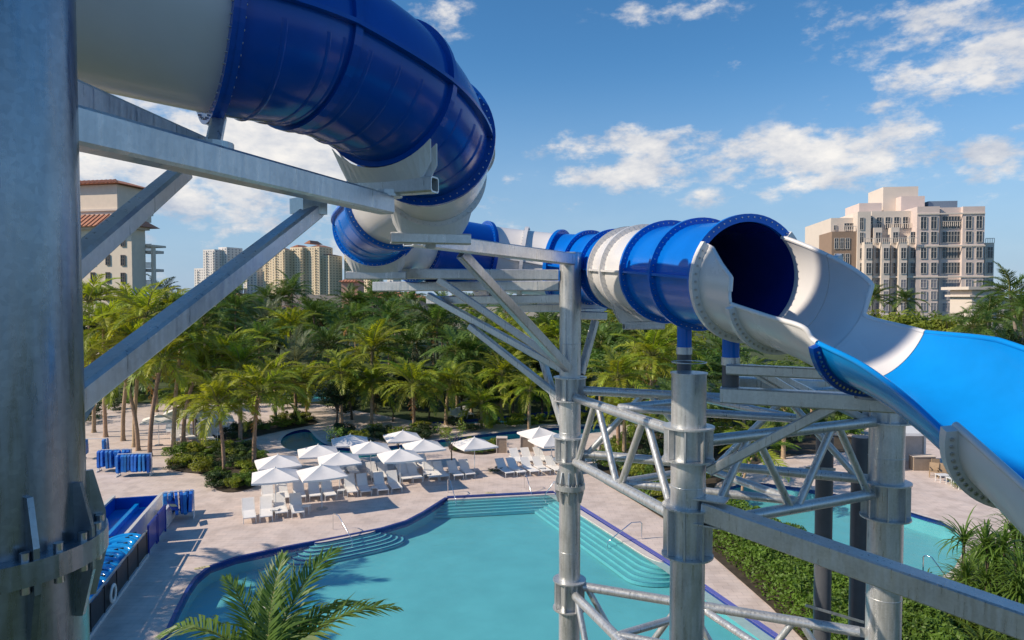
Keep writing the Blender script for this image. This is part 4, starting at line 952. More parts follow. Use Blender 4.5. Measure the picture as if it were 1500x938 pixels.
# hedge and strap-leaved planting at the right
def hedge():
    poly = smooth_loop(px([(972, 750), (1060, 816), (1168, 926), (1245, 1030), (1470, 1030), (1350, 890), (1230, 832), (1120, 776), (1062, 752)]), 1)
    rg = np.random.default_rng(3); x0, x1 = min(p.x for p in poly), max(p.x for p in poly); y0, y1 = min(p.y for p in poly), max(p.y for p in poly)
    pl = [(p.x, p.y) for p in poly]; V = []; F = []; n = 0; seg = [(Vector((pl[i][0], pl[i][1], 0)), Vector((pl[(i+1) % len(pl)][0], pl[(i+1) % len(pl)][1], 0))) for i in range(len(pl))]
    while n < 40000:
        x, y = rg.uniform(x0, x1), rg.uniform(y0, y1)
        if not inside((x, y), pl): continue
        p = Vector((x, y, 0)); e = min((p - (a + (b-a) * max(0, min(1, (p-a).dot(b-a) / (b-a).length_squared)))).length for a, b in seg)
        top = 1.15 * min(1, (e / .45) ** .5 + .12) + .16 * math.sin(x*2.3 + 1.3*math.sin(y*1.9)) * math.cos(y*2.1) + .05 * math.sin(7*x) * math.sin(6*y)
        z = max(.06, top - abs(rg.normal(0, .12))) if rg.random() < .8 else rg.uniform(.05, max(.1, top))
        nr = rg.normal(size=3) * .6 + (0, 0, .8); nr /= np.linalg.norm(nr); u = np.cross(nr, rg.normal(size=3)); u /= np.linalg.norm(u); w = np.cross(nr, u); s = rg.uniform(.05, .10); c = np.array((x, y, z)); k = len(V)
        V += [tuple(c-u*s), tuple(c-w*s*.55), tuple(c+u*s), tuple(c+w*s*.55)]; F.append((k, k+1, k+2, k+3)); n += 1
    o = obj('hedge', mesh_from(V, F, 'hedge', ['hedge_leaf'])); tag(o, 'glossy clipped green hedge running between the main pool deck and right pool', 'hedge')
hedge()
def strap_mesh(name, m, n, length, width, seed, spread=75, arch=1.0):
    rg = random.Random(seed); V = []; F = []
    for k in range(n):
        az = rg.uniform(0, 6.283); el = R(rg.uniform(90 - spread, 88)); L_ = length * rg.uniform(.65, 1.1); p = Vector((math.cos(az)*.04, math.sin(az)*.04, rg.uniform(-.15, .1) * length)); side = Vector((-math.sin(az), math.cos(az), 0)); a = el
        b = len(V)
        for i in range(6):
            t = i / 5; w = width * (1 - t) ** .6 * (.5 + t if t < .5 else 1); w = max(w, .002)
            V += [p - side*w/2, p + side*w/2]
            p = p + (Vector((math.cos(az)*math.cos(a), math.sin(az)*math.cos(a), math.sin(a)))) * L_/5; a -= R(rg.uniform(8, 20)) * arch * (1 + t)
            if i: F.append((b+2*i-2, b+2*i-1, b+2*i+1, b+2*i))
    return mesh_from(V, F, name, [m])
ST = [strap_mesh('leaves', 'shrub_leaf', 60, 1.0, .085, s, 80, 1.2) for s in (1, 2, 3)]
ST2 = [strap_mesh('leaves', 'near_leaf', 70, 1.2, .085, s, 120, .9) for s in (4, 5, 6)]
rg = random.Random(9); poly = px([(1240, 845), (1330, 890), (1500, 1030), (1700, 1030), (1650, 870), (1500, 820), (1440, 815), (1400, 862), (1330, 876)]); k = 0
while k < 100:
    p = (rg.uniform(10, 28), rg.uniform(19, 33))
    if inside(p, poly) and not on_water(p):
        o = obj('strap_leaf_plant', ST[k % 3]); o.location = (p[0], p[1], .2); s = rg.uniform(.9, 1.6); o.scale = (s, s, s); o.rotation_euler = (0, 0, rg.uniform(0, 6.28)); k += 1
        tag(o, 'arching strap leaved plant in the bed beyond the hedge', 'plant', 'strap leaved plants in the bed')
for i, (x, y, d, s, lb) in enumerate(((1412, 792, 26, 1.15, 'spiky dracaena with upright leaf rosette at the pool edge'), (1470, 800, 25, 1.1, 'spiky dracaena with thick leaf heads under the shaded white chute lip'), (1445, 850, 24.5, 1.1, 'low spiky dracaena tucked below the taller leaf heads'), (1500, 770, 27, 1.2, 'tall spiky dracaena behind the shaded white chute lip'), (1495, 840, 24, 1.1, 'broad spiky dracaena beside the box beam'))):
    p = P(x, y, d); root = empty('spiky_dracaena', (p.x, p.y, 0), lb, 'plant'); rr = random.Random(i)
    for k in range(3 if i else 1):
        dx, dy, dz = (rr.uniform(-.6, .6), rr.uniform(-.5, .5), rr.uniform(-.9, .2)) if k else (0, 0, 0)
        mb = MB(); mb.tube([(dx*.2, dy*.2, 0), (dx*.8, dy*.8, (p.z+dz)*.6), (dx, dy, p.z+dz)], [.07, .06, .05], 8); mb.build('stem', 'bark', root, world=False)
        o = obj('leaf_head', ST2[(i+k) % 3], root, world=False); o.location = (dx, dy, p.z+dz); o.scale = (s,)*3; o.rotation_euler = (0, 0, k*2.1+i)

# near palm at the bottom edge of the picture
NF = [frond_mesh('frond', 'near_leaf', 1, 52, .026, d, .28, s, v, .05) for s, d, v in ((21, 45, .35), (22, 70, .6), (23, 88, .9))]
npb = P(392, 985, 14.0)
root = empty('palm_tree', (npb.x, npb.y, 0), 'leafy palm top reaching up in front of the pool water', 'palm tree')
(me, top) = trunk_mesh('trunk', 'trunk_gray', npb.z, .12, .09, .0, 77); t = obj('trunk', me, root, world=False); rg = random.Random(3)
for (az, el, s, v) in ((92, 74, 2.0, 0), (60, 62, 2.5, 1), (22, 38, 2.55, 1), (160, 32, 2.5, 2), (140, 58, 1.9, 0), (110, 50, 1.9, 1), (48, 42, 2.2, 2), (-10, 15, 2.2, 1), (190, 10, 2.2, 1), (-60, 25, 2.3, 1), (-110, 30, 2.3, 1), (250, 20, 2.3, 2), (-35, 5, 2.2, 2), (75, 20, 2.2, 2), (125, 15, 2.1, 2)):
    o = obj('frond', NF[v], root, world=False); o.location = (top.x, top.y, top.z); o.scale = (s*1.22,)*3; o.rotation_euler = (rg.uniform(-.3, .3), -R(el), R(az))

# ---------------------------------------------------------------- pool furniture
def part_copy(src, parent):
    for ch in src:
        c = bpy.data.objects.new(ch[0], ch[1]); C.objects.link(c); c.parent = parent
def umbrella_parts():
    H, E, w = 2.5, 2.02, 1.22; mb = MB(); ap = (0, 0, H); n = 8; V = []; F = []
    cs = [(-w, -w), (w, -w), (w, w), (-w, w)]
    for i in range(4):                    # four panels sagging a little between the ribs, with a hem
        a, b = Vector((*cs[i], E)), Vector((*cs[(i+1) % 4], E)); k = len(V); rows = 5
        for r_ in range(rows + 1):
            t = r_ / rows
            for j in range(n + 1):
                e = a.lerp(b, j / n); p = Vector(ap).lerp(e, t); p.z -= .07 * math.sin(math.pi * j / n) * math.sin(math.pi * min(1, t * .8)); V.append(p)
        for r_ in range(rows):
            for j in range(n): F.append((k+r_*(n+1)+j, k+(r_+1)*(n+1)+j, k+(r_+1)*(n+1)+j+1, k+r_*(n+1)+j+1))
        h = len(V); V += [V[k+rows*(n+1)+j] for j in range(n+1)] + [V[k+rows*(n+1)+j] - Vector((0, 0, .10)) for j in range(n+1)]
        for j in range(n): F.append((h+j, h+n+1+j, h+n+2+j, h+j+1))
    can = mesh_from(V, F, 'canopy', ['canvas'], True)
    pm = MB(); pm.pipe((0, 0, 0), (0, 0, H - .05), .028, 10); pole = pm.mesh('pole', 'white_metal')
    bm_ = MB(); bm_.lathe((0, 0, 0), [(0, .07), (.26, .06), (.32, .03), (.32, 0)], 20); base = bm_.mesh('base', 'gray_metal')
    rm = MB()
    for c in cs: rm.beam((0, 0, H - .08), (c[0]*.98, c[1]*.98, E - .04), .02, .03); rm.beam((0, 0, E - .25), (c[0]*.5, c[1]*.5, (H+E)/2 - .08), .015, .02)
    fm = MB(); fm.lathe((0, 0, H), [(.0, .09), (.03, .05), (.05, -.02)], 10); 
    return [('canopy', can), ('pole', pole), ('base', base), ('ribs', rm.mesh('ribs', 'white_metal')), ('finial', fm.mesh('finial', 'white_metal'))]
UP = umbrella_parts()
def umbrella(x, y, label, group, rz=0.12, s=1):
    rz = .37 + random.uniform(-.09, .09)
    d = (CAMZ - 2.5 * s) / ((y - 434) / 1000); p = P(x, y, d); o = empty('patio_umbrella', (p.x, p.y, .0), label, 'umbrella', group, rz); o.scale = (s,)*3; part_copy(UP, o)
for (x, y, lb) in ((407, 668, 'white umbrella behind the front corner umbrella nearest the planting bed'), (403, 687, 'white umbrella over the paired loungers beside the planting bed'), (471, 683, 'white umbrella on a round base beside the curved pool steps'),
                   (466, 653, 'white umbrella at the river bend behind the lounger rows'), (497, 664, 'white umbrella in the middle of the lounger cluster')): umbrella(x, y, lb, None, random.uniform(.02, .22))
for (x, y) in ((513, 638), (543, 648), (590, 632), (586, 659), (621, 645)): umbrella(x, y, 'white square umbrella over the lounger rows near the river channel', 'umbrellas near the river channel', random.uniform(.0, .22))
umbrella(695, 642, 'white umbrella in front of the oval shrub bed', None, .1)
for (x, y) in ((790, 627), (808, 638)): umbrella(x, y, 'white umbrella beside the taupe counters', 'umbrellas beside the taupe counters', .1)
for (x, y) in ((232, 608), (285, 600), (318, 606), (262, 598)): umbrella(x, y, 'white umbrella among the trunks of the paved palm grove', 'umbrellas in the palm grove', .3)
def lounger_parts(back):
    L_, w, h = 1.35, .31, .34; a = R(back); out = []
    sm = MB(); sm.box((0, .0, h), (w*2-.05, L_, .03)); out.append(('seat', sm.mesh('seat', 'sling')))
    bm_ = MB(); bl = .80; c = Vector((0, L_/2 + math.cos(a)*bl/2, h + math.sin(a)*bl/2)); bm_.box(c, (w*2-.05, bl, .03), 0, Matrix.Rotation(a, 3, 'X')); out.append(('backrest', bm_.mesh('backrest', 'sling')))
    for sx in (-1, 1):
        rm = MB(); rm.beam((sx*w, -L_/2, h), (sx*w, L_/2+.55, h-.01), .035, .05); rm.beam((sx*w, L_/2, h), (sx*w, L_/2 + math.cos(a)*bl, h + math.sin(a)*bl), .03, .04); out.append(('side_rail', rm.mesh('side_rail', 'white_metal')))
        for yy in (-L_/2+.12, L_/2+.4):
            lm = MB(); lm.beam((sx*w, yy, 0), (sx*w, yy, h-.02), .04, .04); out.append(('leg', lm.mesh('leg', 'white_metal')))
    cm = MB(); cm.beam((-w, -L_/2, h-.01), (w, -L_/2, h-.01), .035, .05); out.append(('cross_bar', cm.mesh('cross_bar', 'white_metal'))); cm = MB(); cm.beam((-w, L_/2+.5, h-.02), (w, L_/2+.5, h-.02), .03, .03); out.append(('cross_bar', cm.mesh('cross_bar', 'white_metal')))
    return out
LP = [lounger_parts(42), lounger_parts(52)]
def lounger(x, y, label, group, rz=0, v=0):
    p = G(x, y); rz = .39 + random.uniform(-.05, .05) if rz < .45 else rz; d = Vector((-math.sin(rz), math.cos(rz), 0)); o = empty('sun_lounger', p + d * .68, label, 'sun lounger', group, rz); part_copy(LP[v], o)
gl = 'loungers in rows beside the main pool'
for (x, y, r_) in ((366, 768, -.06), (390, 766, -.04), (413, 760, -.02), (437, 760, -.02), (395, 742, -.04), (416, 738, -.03), (440, 737, -.02)): lounger(x, y, 'white sling lounger in the pair of rows under the umbrellas beside the planting bed', 'loungers beside the planting bed', r_)
for (x, y, r_) in ((462, 735, 0), (485, 734, 0), (517, 729, .02), (537, 728, .03), (562, 726, .06), (582, 723, .08)): lounger(x, y, 'white sling lounger in the row facing the curved pool steps', 'loungers facing the curved pool steps', r_, 1)
for (x, y, r_) in ((552, 706, 0), (570, 706, 0), (597, 709, .08), (613, 708, .08), (636, 706, .1), (652, 705, .1), (673, 704, .12), (690, 702, .12), (590, 694, 0), (607, 694, .05), (628, 693, .05), (520, 700, 0), (500, 702, 0)): lounger(x, y, 'white sling lounger in the row at the straight far end of the pool', 'loungers at the far end of the pool', r_)
for (x, y, r_) in ((748, 700, .14), (765, 699, .14), (784, 698, .16), (801, 697, .16), (820, 696, .16), (782, 682, .1), (802, 681, .1), (765, 683, .1)): lounger(x, y, 'white sling lounger beside the small dark shrub and taupe counters', 'loungers beside the taupe counters', r_)
for k, (x, y) in enumerate(((258, 652), (270, 645), (284, 648), (298, 642), (310, 650), (322, 643), (250, 638), (300, 630), (335, 636))): lounger(x, y, 'white lounger under the umbrellas of the paved palm grove', 'loungers in the palm grove', .5 + .1 * (k % 3))
for k, (x, y) in enumerate(((680, 614), (690, 612), (672, 616))): lounger(x, y, 'white lounger on the far bank between palm trunks', 'loungers on the far bank', .3)
tb = MB(); tb.box((0, 0, .42), (.42, .42, .03)); TT = tb.mesh('table_top', 'white_metal'); tb = MB()
for sx in (-.18, .18):
    for sy in (-.18, .18): tb.box((sx, sy, .2), (.03, .03, .4))
TL_ = tb.mesh('table_frame', 'white_metal')
for (x, y) in ((403, 757), (449, 752), (500, 728), (549, 724), (584, 704), (625, 703), (662, 701), (757, 696), (793, 694), (510, 705)):
    o = empty('side_table', G(x, y), 'small white square side table between two loungers', 'side table', 'side tables between loungers'); part_copy([('table_top', TT), ('table_frame', TL_)], o)
# stainless handrails at the steps
def rail(a, b, c, label):                 # a top post foot, b end in the water
    mb = MB(); A = G(*a); B = G(*b, -.5); h = .86; dv = (B - A); dv.z = 0; l = dv.length; d = dv / l
    mb.tube([A, A + Vector((0, 0, h-.08)), A + Vector((0, 0, h)) + d*.07, A + d * (l*.3) + Vector((0, 0, h)), A + d * (l*.9) + Vector((0, 0, .1)), A + d*l + Vector((0, 0, -.05)), A + d*l + Vector((0, 0, -.6))], .024, 8)
    o = mb.build('handrail', 'chrome'); tag(o, label, 'handrail')
rail((488, 776), (516, 805), 0, 'stainless handrail running down the curved pool steps')
rail((656, 722), (668, 746), 0, 'stainless handrail at the corner of the straight far steps')
rail((768, 715), (779, 735), 0, 'stainless handrail in the middle of the straight far steps')
rail((818, 727), (797, 738), 0, 'stainless handrail where the far steps meet the long side steps')
rail((940, 790), (890, 808), 0, 'stainless handrail reaching over the long side steps')
rail((1352, 842), (1392, 870), 0, 'grey handrail in the right pool beside the spiky plants')
# pool depth tiles
def marker(x, y, label, rz):
    p = G(x, y); o = empty('depth_marker', p + Vector((0, 0, .010)), label, 'pool sign', None, rz)
    mb = MB(); mb.box((0, 0, .002), (.62, .2, .006)); mb.build('tile', 'tile_yellow', o, world=False)
    cu = bpy.data.curves.new('lettering', 'FONT'); cu.body = '3 FT'; cu.size = .17; cu.align_x = 'CENTER'; cu.align_y = 'CENTER'; cu.extrude = .001
    t = bpy.data.objects.new('lettering', cu); C.objects.link(t)
    dg = bpy.context.evaluated_depsgraph_get(); me = bpy.data.meshes.new_from_object(t.evaluated_get(dg)); bpy.data.objects.remove(t); me.materials.clear(); me.materials.append(M['black_metal'])
    q = obj('lettering', me, o, world=False); q.location = (0, 0, .008)
marker(718, 722.5, 'pale depth marker tile on the far pool edge', -.02)
marker(296, 832, 'pale depth marker tile on the rounded pool corner', .55)
marker(1022, 858, 'pale depth marker tile on the violet pool edge', -.75)
# taupe counters
for (x0, x1, yb, lb) in ((727, 743, 664, 'taupe counter box standing beside the oval shrub bed'), (762, 783, 662, 'longer taupe counter box beside white umbrellas')):
    a, b = G(x0, yb), G(x1, yb); c = (a + b) / 2; w = (b - a).length; o = empty('counter', c, lb, 'counter'); mb = MB(); mb.box((0, .35, .56), (w-.08, .62, 1.1)); mb.build('panel', 'taupe', o, world=False)
    fm = MB()
    for sx in (-1, 1): fm.box((sx*(w/2-.02), .35, .57), (.05, .7, 1.14))
    fm.box((0, .35, 1.15), (w+.02, .72, .04)); fm.build('frame', 'cream_light', o, world=False)
# cabana at the right pool
def cabana():
    a = G(1322, 690); b = G(1380, 688); w = 3.2; dp = 2.8; h = 2.5; o = empty('cabana', a + Vector((w/2, 0, 0)), 'white flat roofed cabana with taupe bar beside the right pool deck', 'cabana')
    mb = MB(); mb.box((0, dp/2, h), (w, dp, .18)); mb.build('roof', 'white_metal', o, world=False)
    for sx in (-1, 1):
        for y in (0, dp): pm = MB(); pm.box((sx*(w/2-.08), y + (.08 if y == 0 else -.08), h/2-.05), (.15, .15, h-.1)); pm.build('post', 'white_metal', o, world=False)
    mb = MB(); mb.box((0, dp-.02, h/2-.05), (w-.32, .06, h-.12)); mb.build('back_wall', 'ledge', o, world=False)
    mb = MB(); mb.box((-w/2+.06, dp/2, h/2-.05), (.05, dp-.4, h-.12)); mb.build('side_wall', 'ledge', o, world=False)
    c = empty('bar_counter', a + Vector((1.55, .35, 0)), 'taupe bar counter inside the white cabana', 'counter'); mb = MB(); mb.box((0, 0, .48), (1.5, .6, .92)); mb.build('panel', 'taupe', c, world=False); mb = MB(); mb.box((0, 0, .97), (1.62, .7, .05)); mb.build('counter_top', 'cream_light', c, world=False)
    for k, (x, y) in enumerate(((1368, 699), (1380, 700), (1392, 698), (1374, 693))):
        p = G(x, y); t = empty('armchair', p, 'brown wooden armchair grouped in front of the white cabana', 'chair', 'armchairs before the cabana', -.6 + k*.2)
        mb = MB(); mb.box((0, 0, .4), (.55, .55, .06)); mb.build('seat', 'wood_tan', t, world=False); mb = MB(); mb.box((0, .27, .66), (.55, .05, .5), 0, Matrix.Rotation(R(-12), 3, 'X')); mb.build('backrest', 'wood_tan', t, world=False)
        for sx in (-.25, .25):
            for sy in (-.25, .25): mb = MB(); mb.box((sx, sy, .19), (.05, .05, .38)); mb.build('leg', 'wood_tan', t, world=False)
            mb = MB(); mb.box((sx, 0, .6), (.05, .55, .04)); mb.build('armrest', 'wood_tan', t, world=False)
    for (x, y) in ((1381, 706), (1397, 711), (1408, 716)):
        t = empty('low_table', G(x, y), 'low white table on the paving before the cabana', 'table', 'low white tables before the cabana'); o2 = part_copy([('table_top', TT), ('table_frame', TL_)], t); t.scale = (1.7, 1.4, 1.1)
cabana()
# ---------------------------------------------------------------- left: slide run-out, rafts, vests
O = G(215, 818); U = (G(265, 748) - O); U.z = 0; U.normalize(); Vv = Vector((-U.y, U.x, 0)); ro = math.atan2(U.y, U.x) - math.pi/2
def loc(u, v, z=0): return O + U*u + Vv*v + Vector((0, 0, z))
run = empty('slide_runout', loc(3, 2.2), 'blue two lane slide runout with white side walls', 'slide runout')
def ubox(u0, u1, v0, v1, z0, z1, name, m, parent):
    mb = MB(); mb.prism([loc(u0, v0), loc(u1, v0), loc(u1, v1), loc(u0, v1)][::-1], z0, z1); return mb.build(name, m, parent)
ubox(.3, 7.4, 1.15, 3.35, .05, .25, 'lane_floor', 'sky_blue', run); ubox(.3, 7.35, 2.15, 2.35, .252, .52, 'lane_divider', 'sky_blue', run)
ubox(.4, 7.6, .95, 1.12, .01, 1.0, 'side_wall', 'slide_white', run); ubox(-8, 7.6, 3.38, 3.55, .01, 1.0, 'side_wall', 'slide_white', run)
ubox(7.42, 7.6, 1.13, 3.37, .02, .85, 'end_wall', 'navy_shaded_blue', run)
ubox(.4, 7.4, 1.123, 1.16, .25, .9, 'lane_liner', 'navy_shaded_blue', run); ubox(-8, 7.4, 3.34, 3.377, .25, .9, 'lane_liner', 'navy_shaded_blue', run)
fen = empty('pool_fence', loc(-5.5, 0), 'low dark mesh fence on a white kerb beside the raft pile', 'fence')
ubox(-12, .2, -.06, .08, .005, .16, 'kerb', 'slide_white', fen)
for k in range(9):
    u = .1 - k*1.5; ubox(u-.03, u+.03, -.02, .04, .16, 1.22, 'post', 'black_metal', fen)
    if k < 8: ubox(u-1.46, u-.04, .004, .016, .2, 1.14, 'mesh_panel', 'black_metal', fen)
ubox(-12, .13, -.025, .045, 1.22, 1.27, 'top_rail', 'gray_metal', fen)
for k in range(2):
    g = empty('gate_panel', loc(.3 + k*1.75, .05), ('blue framed gate panel next to the dark mesh fence', 'blue framed gate panel next to the hanging vests')[k], 'gate'); u = .35 + k*1.75
    ubox(u, u+.08, -.03, .05, .02, 1.35, 'post', 'sign_blue', g); ubox(u+1.5, u+1.58, -.03, .05, .02, 1.35, 'post', 'sign_blue', g)
    ubox(u+.08, u+1.5, -.005, .025, .2, 1.28, 'panel', 'sign_blue', g); ubox(u+.0, u+1.58, -.032, .052, 1.35, 1.41, 'top_rail', 'sign_blue', g)
ubox(4.1, 7.0, .05, .2, .01, 1.0, 'end_screen', 'slide_white', run)
def raft_mesh():
    mb = MB(); n = 28; q = 10; rr = .165; V = []
    for i in range(n):
        a = 2*math.pi*i/n; cx, cy = .78*math.cos(a), .40*math.sin(a) * (1 - .16*math.cos(2*a))
        dx, dy = math.cos(a), math.sin(a)*1.5; l = math.hypot(dx, dy); dx /= l; dy /= l
        for j in range(q):
            b = 2*math.pi*j/q; V.append((cx + dx*rr*math.cos(b), cy + dy*rr*math.cos(b), rr*math.sin(b)))
    mb.add(V, [(i*q+j, ((i+1) % n)*q+j, ((i+1) % n)*q+(j+1) % q, i*q+(j+1) % q) for i in range(n) for j in range(q)], 0, True)
    mb.box((0, 0, -.04), (1.3, .6, .04), 0); mb.box((0, 0, .03), (.2, .62, .2), 0)
    return mb.mesh('tube', 'raft_blue')
RM = raft_mesh(); hb = MB()
for sx in (-.45, .45):
    for sy in (-1, 1): hb.box((sx, sy*.5, .1), (.16, .04, .05))
HM = hb.mesh('handles', 'black_metal')
rg = random.Random(12); k = 0
ubox(-9, .3, .12, 2.6, .02, .12, 'raft_platform', 'slide_white', run)
for i in range(19):
    u = -8.3 + i*.46; o = empty('inflatable_raft', loc(u, 1.12 + rg.uniform(-.1, .1), .56 + .10 * (i % 3 == 1) + .012*i), 'glossy blue double inflatable raft in the pile behind the dark fence', 'raft', 'blue rafts piled behind the fence')
    o.rotation_mode = 'ZXY'; o.rotation_euler = (R(24 + rg.uniform(-7, 7)), rg.uniform(-.08, .08), ro + rg.uniform(-.14, .14)); o.scale = (1.05, 1, 1); part_copy([('tube', RM), ('handles', HM)], o)
mb = MB(); n = 24; q = 8; V = []
for i in range(n):
    a = 2*math.pi*i/n
    for j in range(q): b = 2*math.pi*j/q; V.append(((.30+.075*math.cos(b))*math.cos(a), .05*math.sin(b), (.30+.075*math.cos(b))*math.sin(a)))
mb.add(V, [(i*q+j, ((i+1) % n)*q+j, ((i+1) % n)*q+(j+1) % q, i*q+(j+1) % q) for i in range(n) for j in range(q)], 0, True)
o = mb.build('life_ring', 'ring_white'); o.location = loc(-5.3, -.12, .62); o.rotation_euler = (0, 0, ro + R(90)); tag(o, 'white life ring hanging on the dark fence', 'life ring')
def vest_mesh():
    mb = MB(); pr = [(-.26, -.62), (-.24, -.05), (-.17, .0), (-.09, .0), (-.06, -.16), (.06, -.16), (.09, .0), (.17, .0), (.24, -.05), (.26, -.62), (.2, -.68), (-.2, -.68)]
    for y0, y1, mi in ((-.07, .07, 0),):
        n = len(pr); vs = [(x, y0, z) for x, z in pr] + [(x, y1, z) for x, z in pr]; mb.add(vs, [tuple(range(n)), tuple(range(2*n-1, n-1, -1))] + [(i, n+i, n+(i+1) % n, (i+1) % n) for i in range(n)])
    for z in (-.3, -.48): mb.box((0, -.075, z), (.5, .012, .04), 1); mb.box((0, .075, z), (.5, .012, .04), 1)
    return mb.mesh('life_vest', ['vest_blue', 'sign_blue'])
VM = vest_mesh()
def rack(c, rz, nv, label, vlabel, vgroup, l=1.9, both=True):
    o = empty('vest_rack', c, label, 'rack', None, rz); mt = Matrix.Rotation(rz, 3, 'Z')
    for sx in (-1, 1):
        mb = MB(); mb.beam((sx*l/2, 0, 0), (sx*l/2, 0, 1.5), .06, .06); mb.beam((sx*l/2, -.35, .03), (sx*l/2, .35, .03), .06, .06); mb.beam((sx*l/2, -.3, .05), (sx*l/2, 0, .6), .04, .04); mb.beam((sx*l/2, .3, .05), (sx*l/2, 0, .6), .04, .04); mb.build('stand', 'white_metal', o, world=False)
    mb = MB(); mb.beam((-l/2, 0, 1.48), (l/2, 0, 1.48), .05, .05); mb.build('top_rail', 'white_metal', o, world=False)
    for k in range(nv):
        x = -l/2 + .12 + (l - .24) * k / (nv - 1); v = obj('life_vest', VM); v.location = Vector(c) + mt @ Vector((x, random.uniform(-.03, .03), 1.46)); s = random.uniform(1.5, 1.75); v.scale = (s, 1.1, s*1.02); v.rotation_euler = (random.uniform(-.05, .05), 0, rz + R(90) + random.uniform(-.2, .2))
        tag(v, vlabel, 'life vest', vgroup)
rack(G(169, 690), .12, 8, 'white rack of blue vests at the back of the paving', 'blue life vest hanging on the white rack at the back', 'vests on the back rack', 2.1)
rack(G(198, 697), .12, 9, 'white rack crowded with blue vests near the palm trunks', 'blue life vest hanging on the rack near the palm trunks', 'vests on the rack near the trunks', 2.1)
rack(G(140, 672), .12, 2, 'empty white rack behind the vest racks', 'last blue vest left on the nearly empty rack', 'vests on the empty rack', 1.6)
rack(G(262, 760), .35, 6, 'white rack of blue vests at the end of the runout', 'blue life vest hanging at the end of the runout', 'vests at the runout end', 1.5)
nb = empty('tilted_sign', loc(4.6, -.15, 1.05), 'tilted blue sign with pale band below the hanging vests', 'sign', None, ro + R(90) - .5)
nb.rotation_euler = (R(-38), R(18), ro + R(78)); mb = MB(); mb.box((0, 0, 0), (.85, .03, .62)); mb.build('board', 'sign_blue', nb, world=False); mb = MB(); mb.box((0, -.019, 0), (.8, .006, .17)); mb.build('band', 'tile_yellow', nb, world=False)
# ---------------------------------------------------------------- buildings
WIN = {}
def window(parent, c, w, h, glass='window_glass', fr='frame_white', cols=2, rows=2, ry=0):
    key = (round(w, 1), round(h, 1), glass, fr, cols, rows)
    if key not in WIN:
        mb = MB(); mb.box((0, .0, 0), (w, .10, h), 0)
        t = .09
        for sx in (-1, 1): mb.box((sx*(w/2), -.06, 0), (t, .12, h + t), 1)
        for sz in (-1, 1): mb.box((0, -.065, sz*h/2), (w - t, .12, t), 1)
        for i in range(1, cols): mb.box((-w/2 + w*i/cols, -.06, 0), (t*.8, .08, h - t), 1)
        for i in range(1, rows): mb.box((0, -.055, -h/2 + h*i/rows + (h*.15 if rows == 2 else 0)), (w - t, .07, t*.7), 1)
        WIN[key] = mb.mesh('window', [glass, fr])
    o = bpy.data.objects.new('window', WIN[key]); C.objects.link(o); o.parent = parent; o.matrix_parent_inverse = PM(parent).inverted(); o.location = c; o.rotation_euler = (0, 0, ry); return o
def wbox(parent, x0, x1, yt, d, depth, m, name='wall', yb=None, zb=0):
    a, b = P(x0, yt, d), P(x1, yt, d); z0 = zb if yb is None else P(x0, yb, d).z
    mb = MB(); mb.box(((a.x+b.x)/2, d + depth/2, (a.z+z0)/2), (b.x-a.x, depth, a.z-z0)); return mb.build(name, m, parent)
def hip(parent, x0, x1, yt, ye, d, depth, over=.8, m='roof_tile', frac=.5):
    a, b = P(x0, ye, d), P(x1, ye, d); zt = P(x0, yt, d).z; mb = MB(); X0, X1, Y0, Y1, z = a.x-over, b.x+over, d-over, d+depth+over, a.z; r_ = min((X1-X0), (Y1-Y0)) * frac
    vs = [(X0, Y0, z), (X1, Y0, z), (X1, Y1, z), (X0, Y1, z), (X0+r_, Y0+r_, zt), (X1-r_, Y0+r_, zt), (X1-r_, Y1-r_, zt), (X0+r_, Y1-r_, zt)]
    mb.add(vs, [(0, 1, 5, 4), (1, 2, 6, 5), (2, 3, 7, 6), (3, 0, 4, 7), (4, 5, 6, 7), (3, 2, 1, 0)]); o = mb.build('roof', m, parent)
    # rows of barrel tiles on the front slope
    tb = MB(); n = max(4, int((X1-X0) / .9))
    for i in range(n):
        t = (i+.5)/n; xa = X0 + (X1-X0)*t; f = min(1, min(xa-X0, X1-xa)/max(.01, r_)); tb.beam((xa, Y0, z+.06), (xa, Y0+r_*f, z+(zt-z)*f+.06), .28, .16)
    tag(tb.build('tile_rows', m, o), kind='stuff'); return o
# right: stepped cream office block
D0 = 160.0
ob = empty('office_block', P(1325, 600, D0), 'large stepped pink and cream office block with rows of tall windows', 'building'); ob.location.z = 0
wbox(ob, 1196, 1244, 318, D0+4, 22, 'cream_light'); wbox(ob, 1199, 1241, 338, D0+1.5, 10, 'brown_wall')
wbox(ob, 1241, 1262, 309, D0+1, 25, 'cream_light'); wbox(ob, 1262, 1338, 309, D0+3.2, 24, 'cream_light')
tops = [356, 334, 356, 334, 356, 334]
for i in range(6):
    x0 = 1253 + i*13.8; wbox(ob, x0, x0+13.0, (354, 333, 354, 333, 354, 345)[i], D0 + (-.8 if i % 2 == 0 else .9), 6, 'cream_light')
wbox(ob, 1336, 1371, 303, D0, 26, 'pink_wall'); wbox(ob, 1371.2, 1407, 305, D0+1.0, 25, 'pink_wall'); wbox(ob, 1407.2, 1441, 304, D0, 26, 'pink_wall'); wbox(ob, 1440, 1454, 357, D0+1.5, 18, 'cream_light')
wbox(ob, 1275, 1330, 274, D0+12, 10, 'cream_light', 'penthouse'); wbox(ob, 1305, 1342, 288, D0+9, 8, 'pink_wall', 'penthouse'); wbox(ob, 1239, 1275, 297, D0+8, 10, 'pink_wall', 'penthouse'); wbox(ob, 1347, 1392, 296, D0+10, 10, 'steel_blue_box', 'penthouse')
rowy = [(318, 336), (340, 356), (363, 379), (385, 401), (410, 422), (427, 439), (444, 456), (462, 474)]
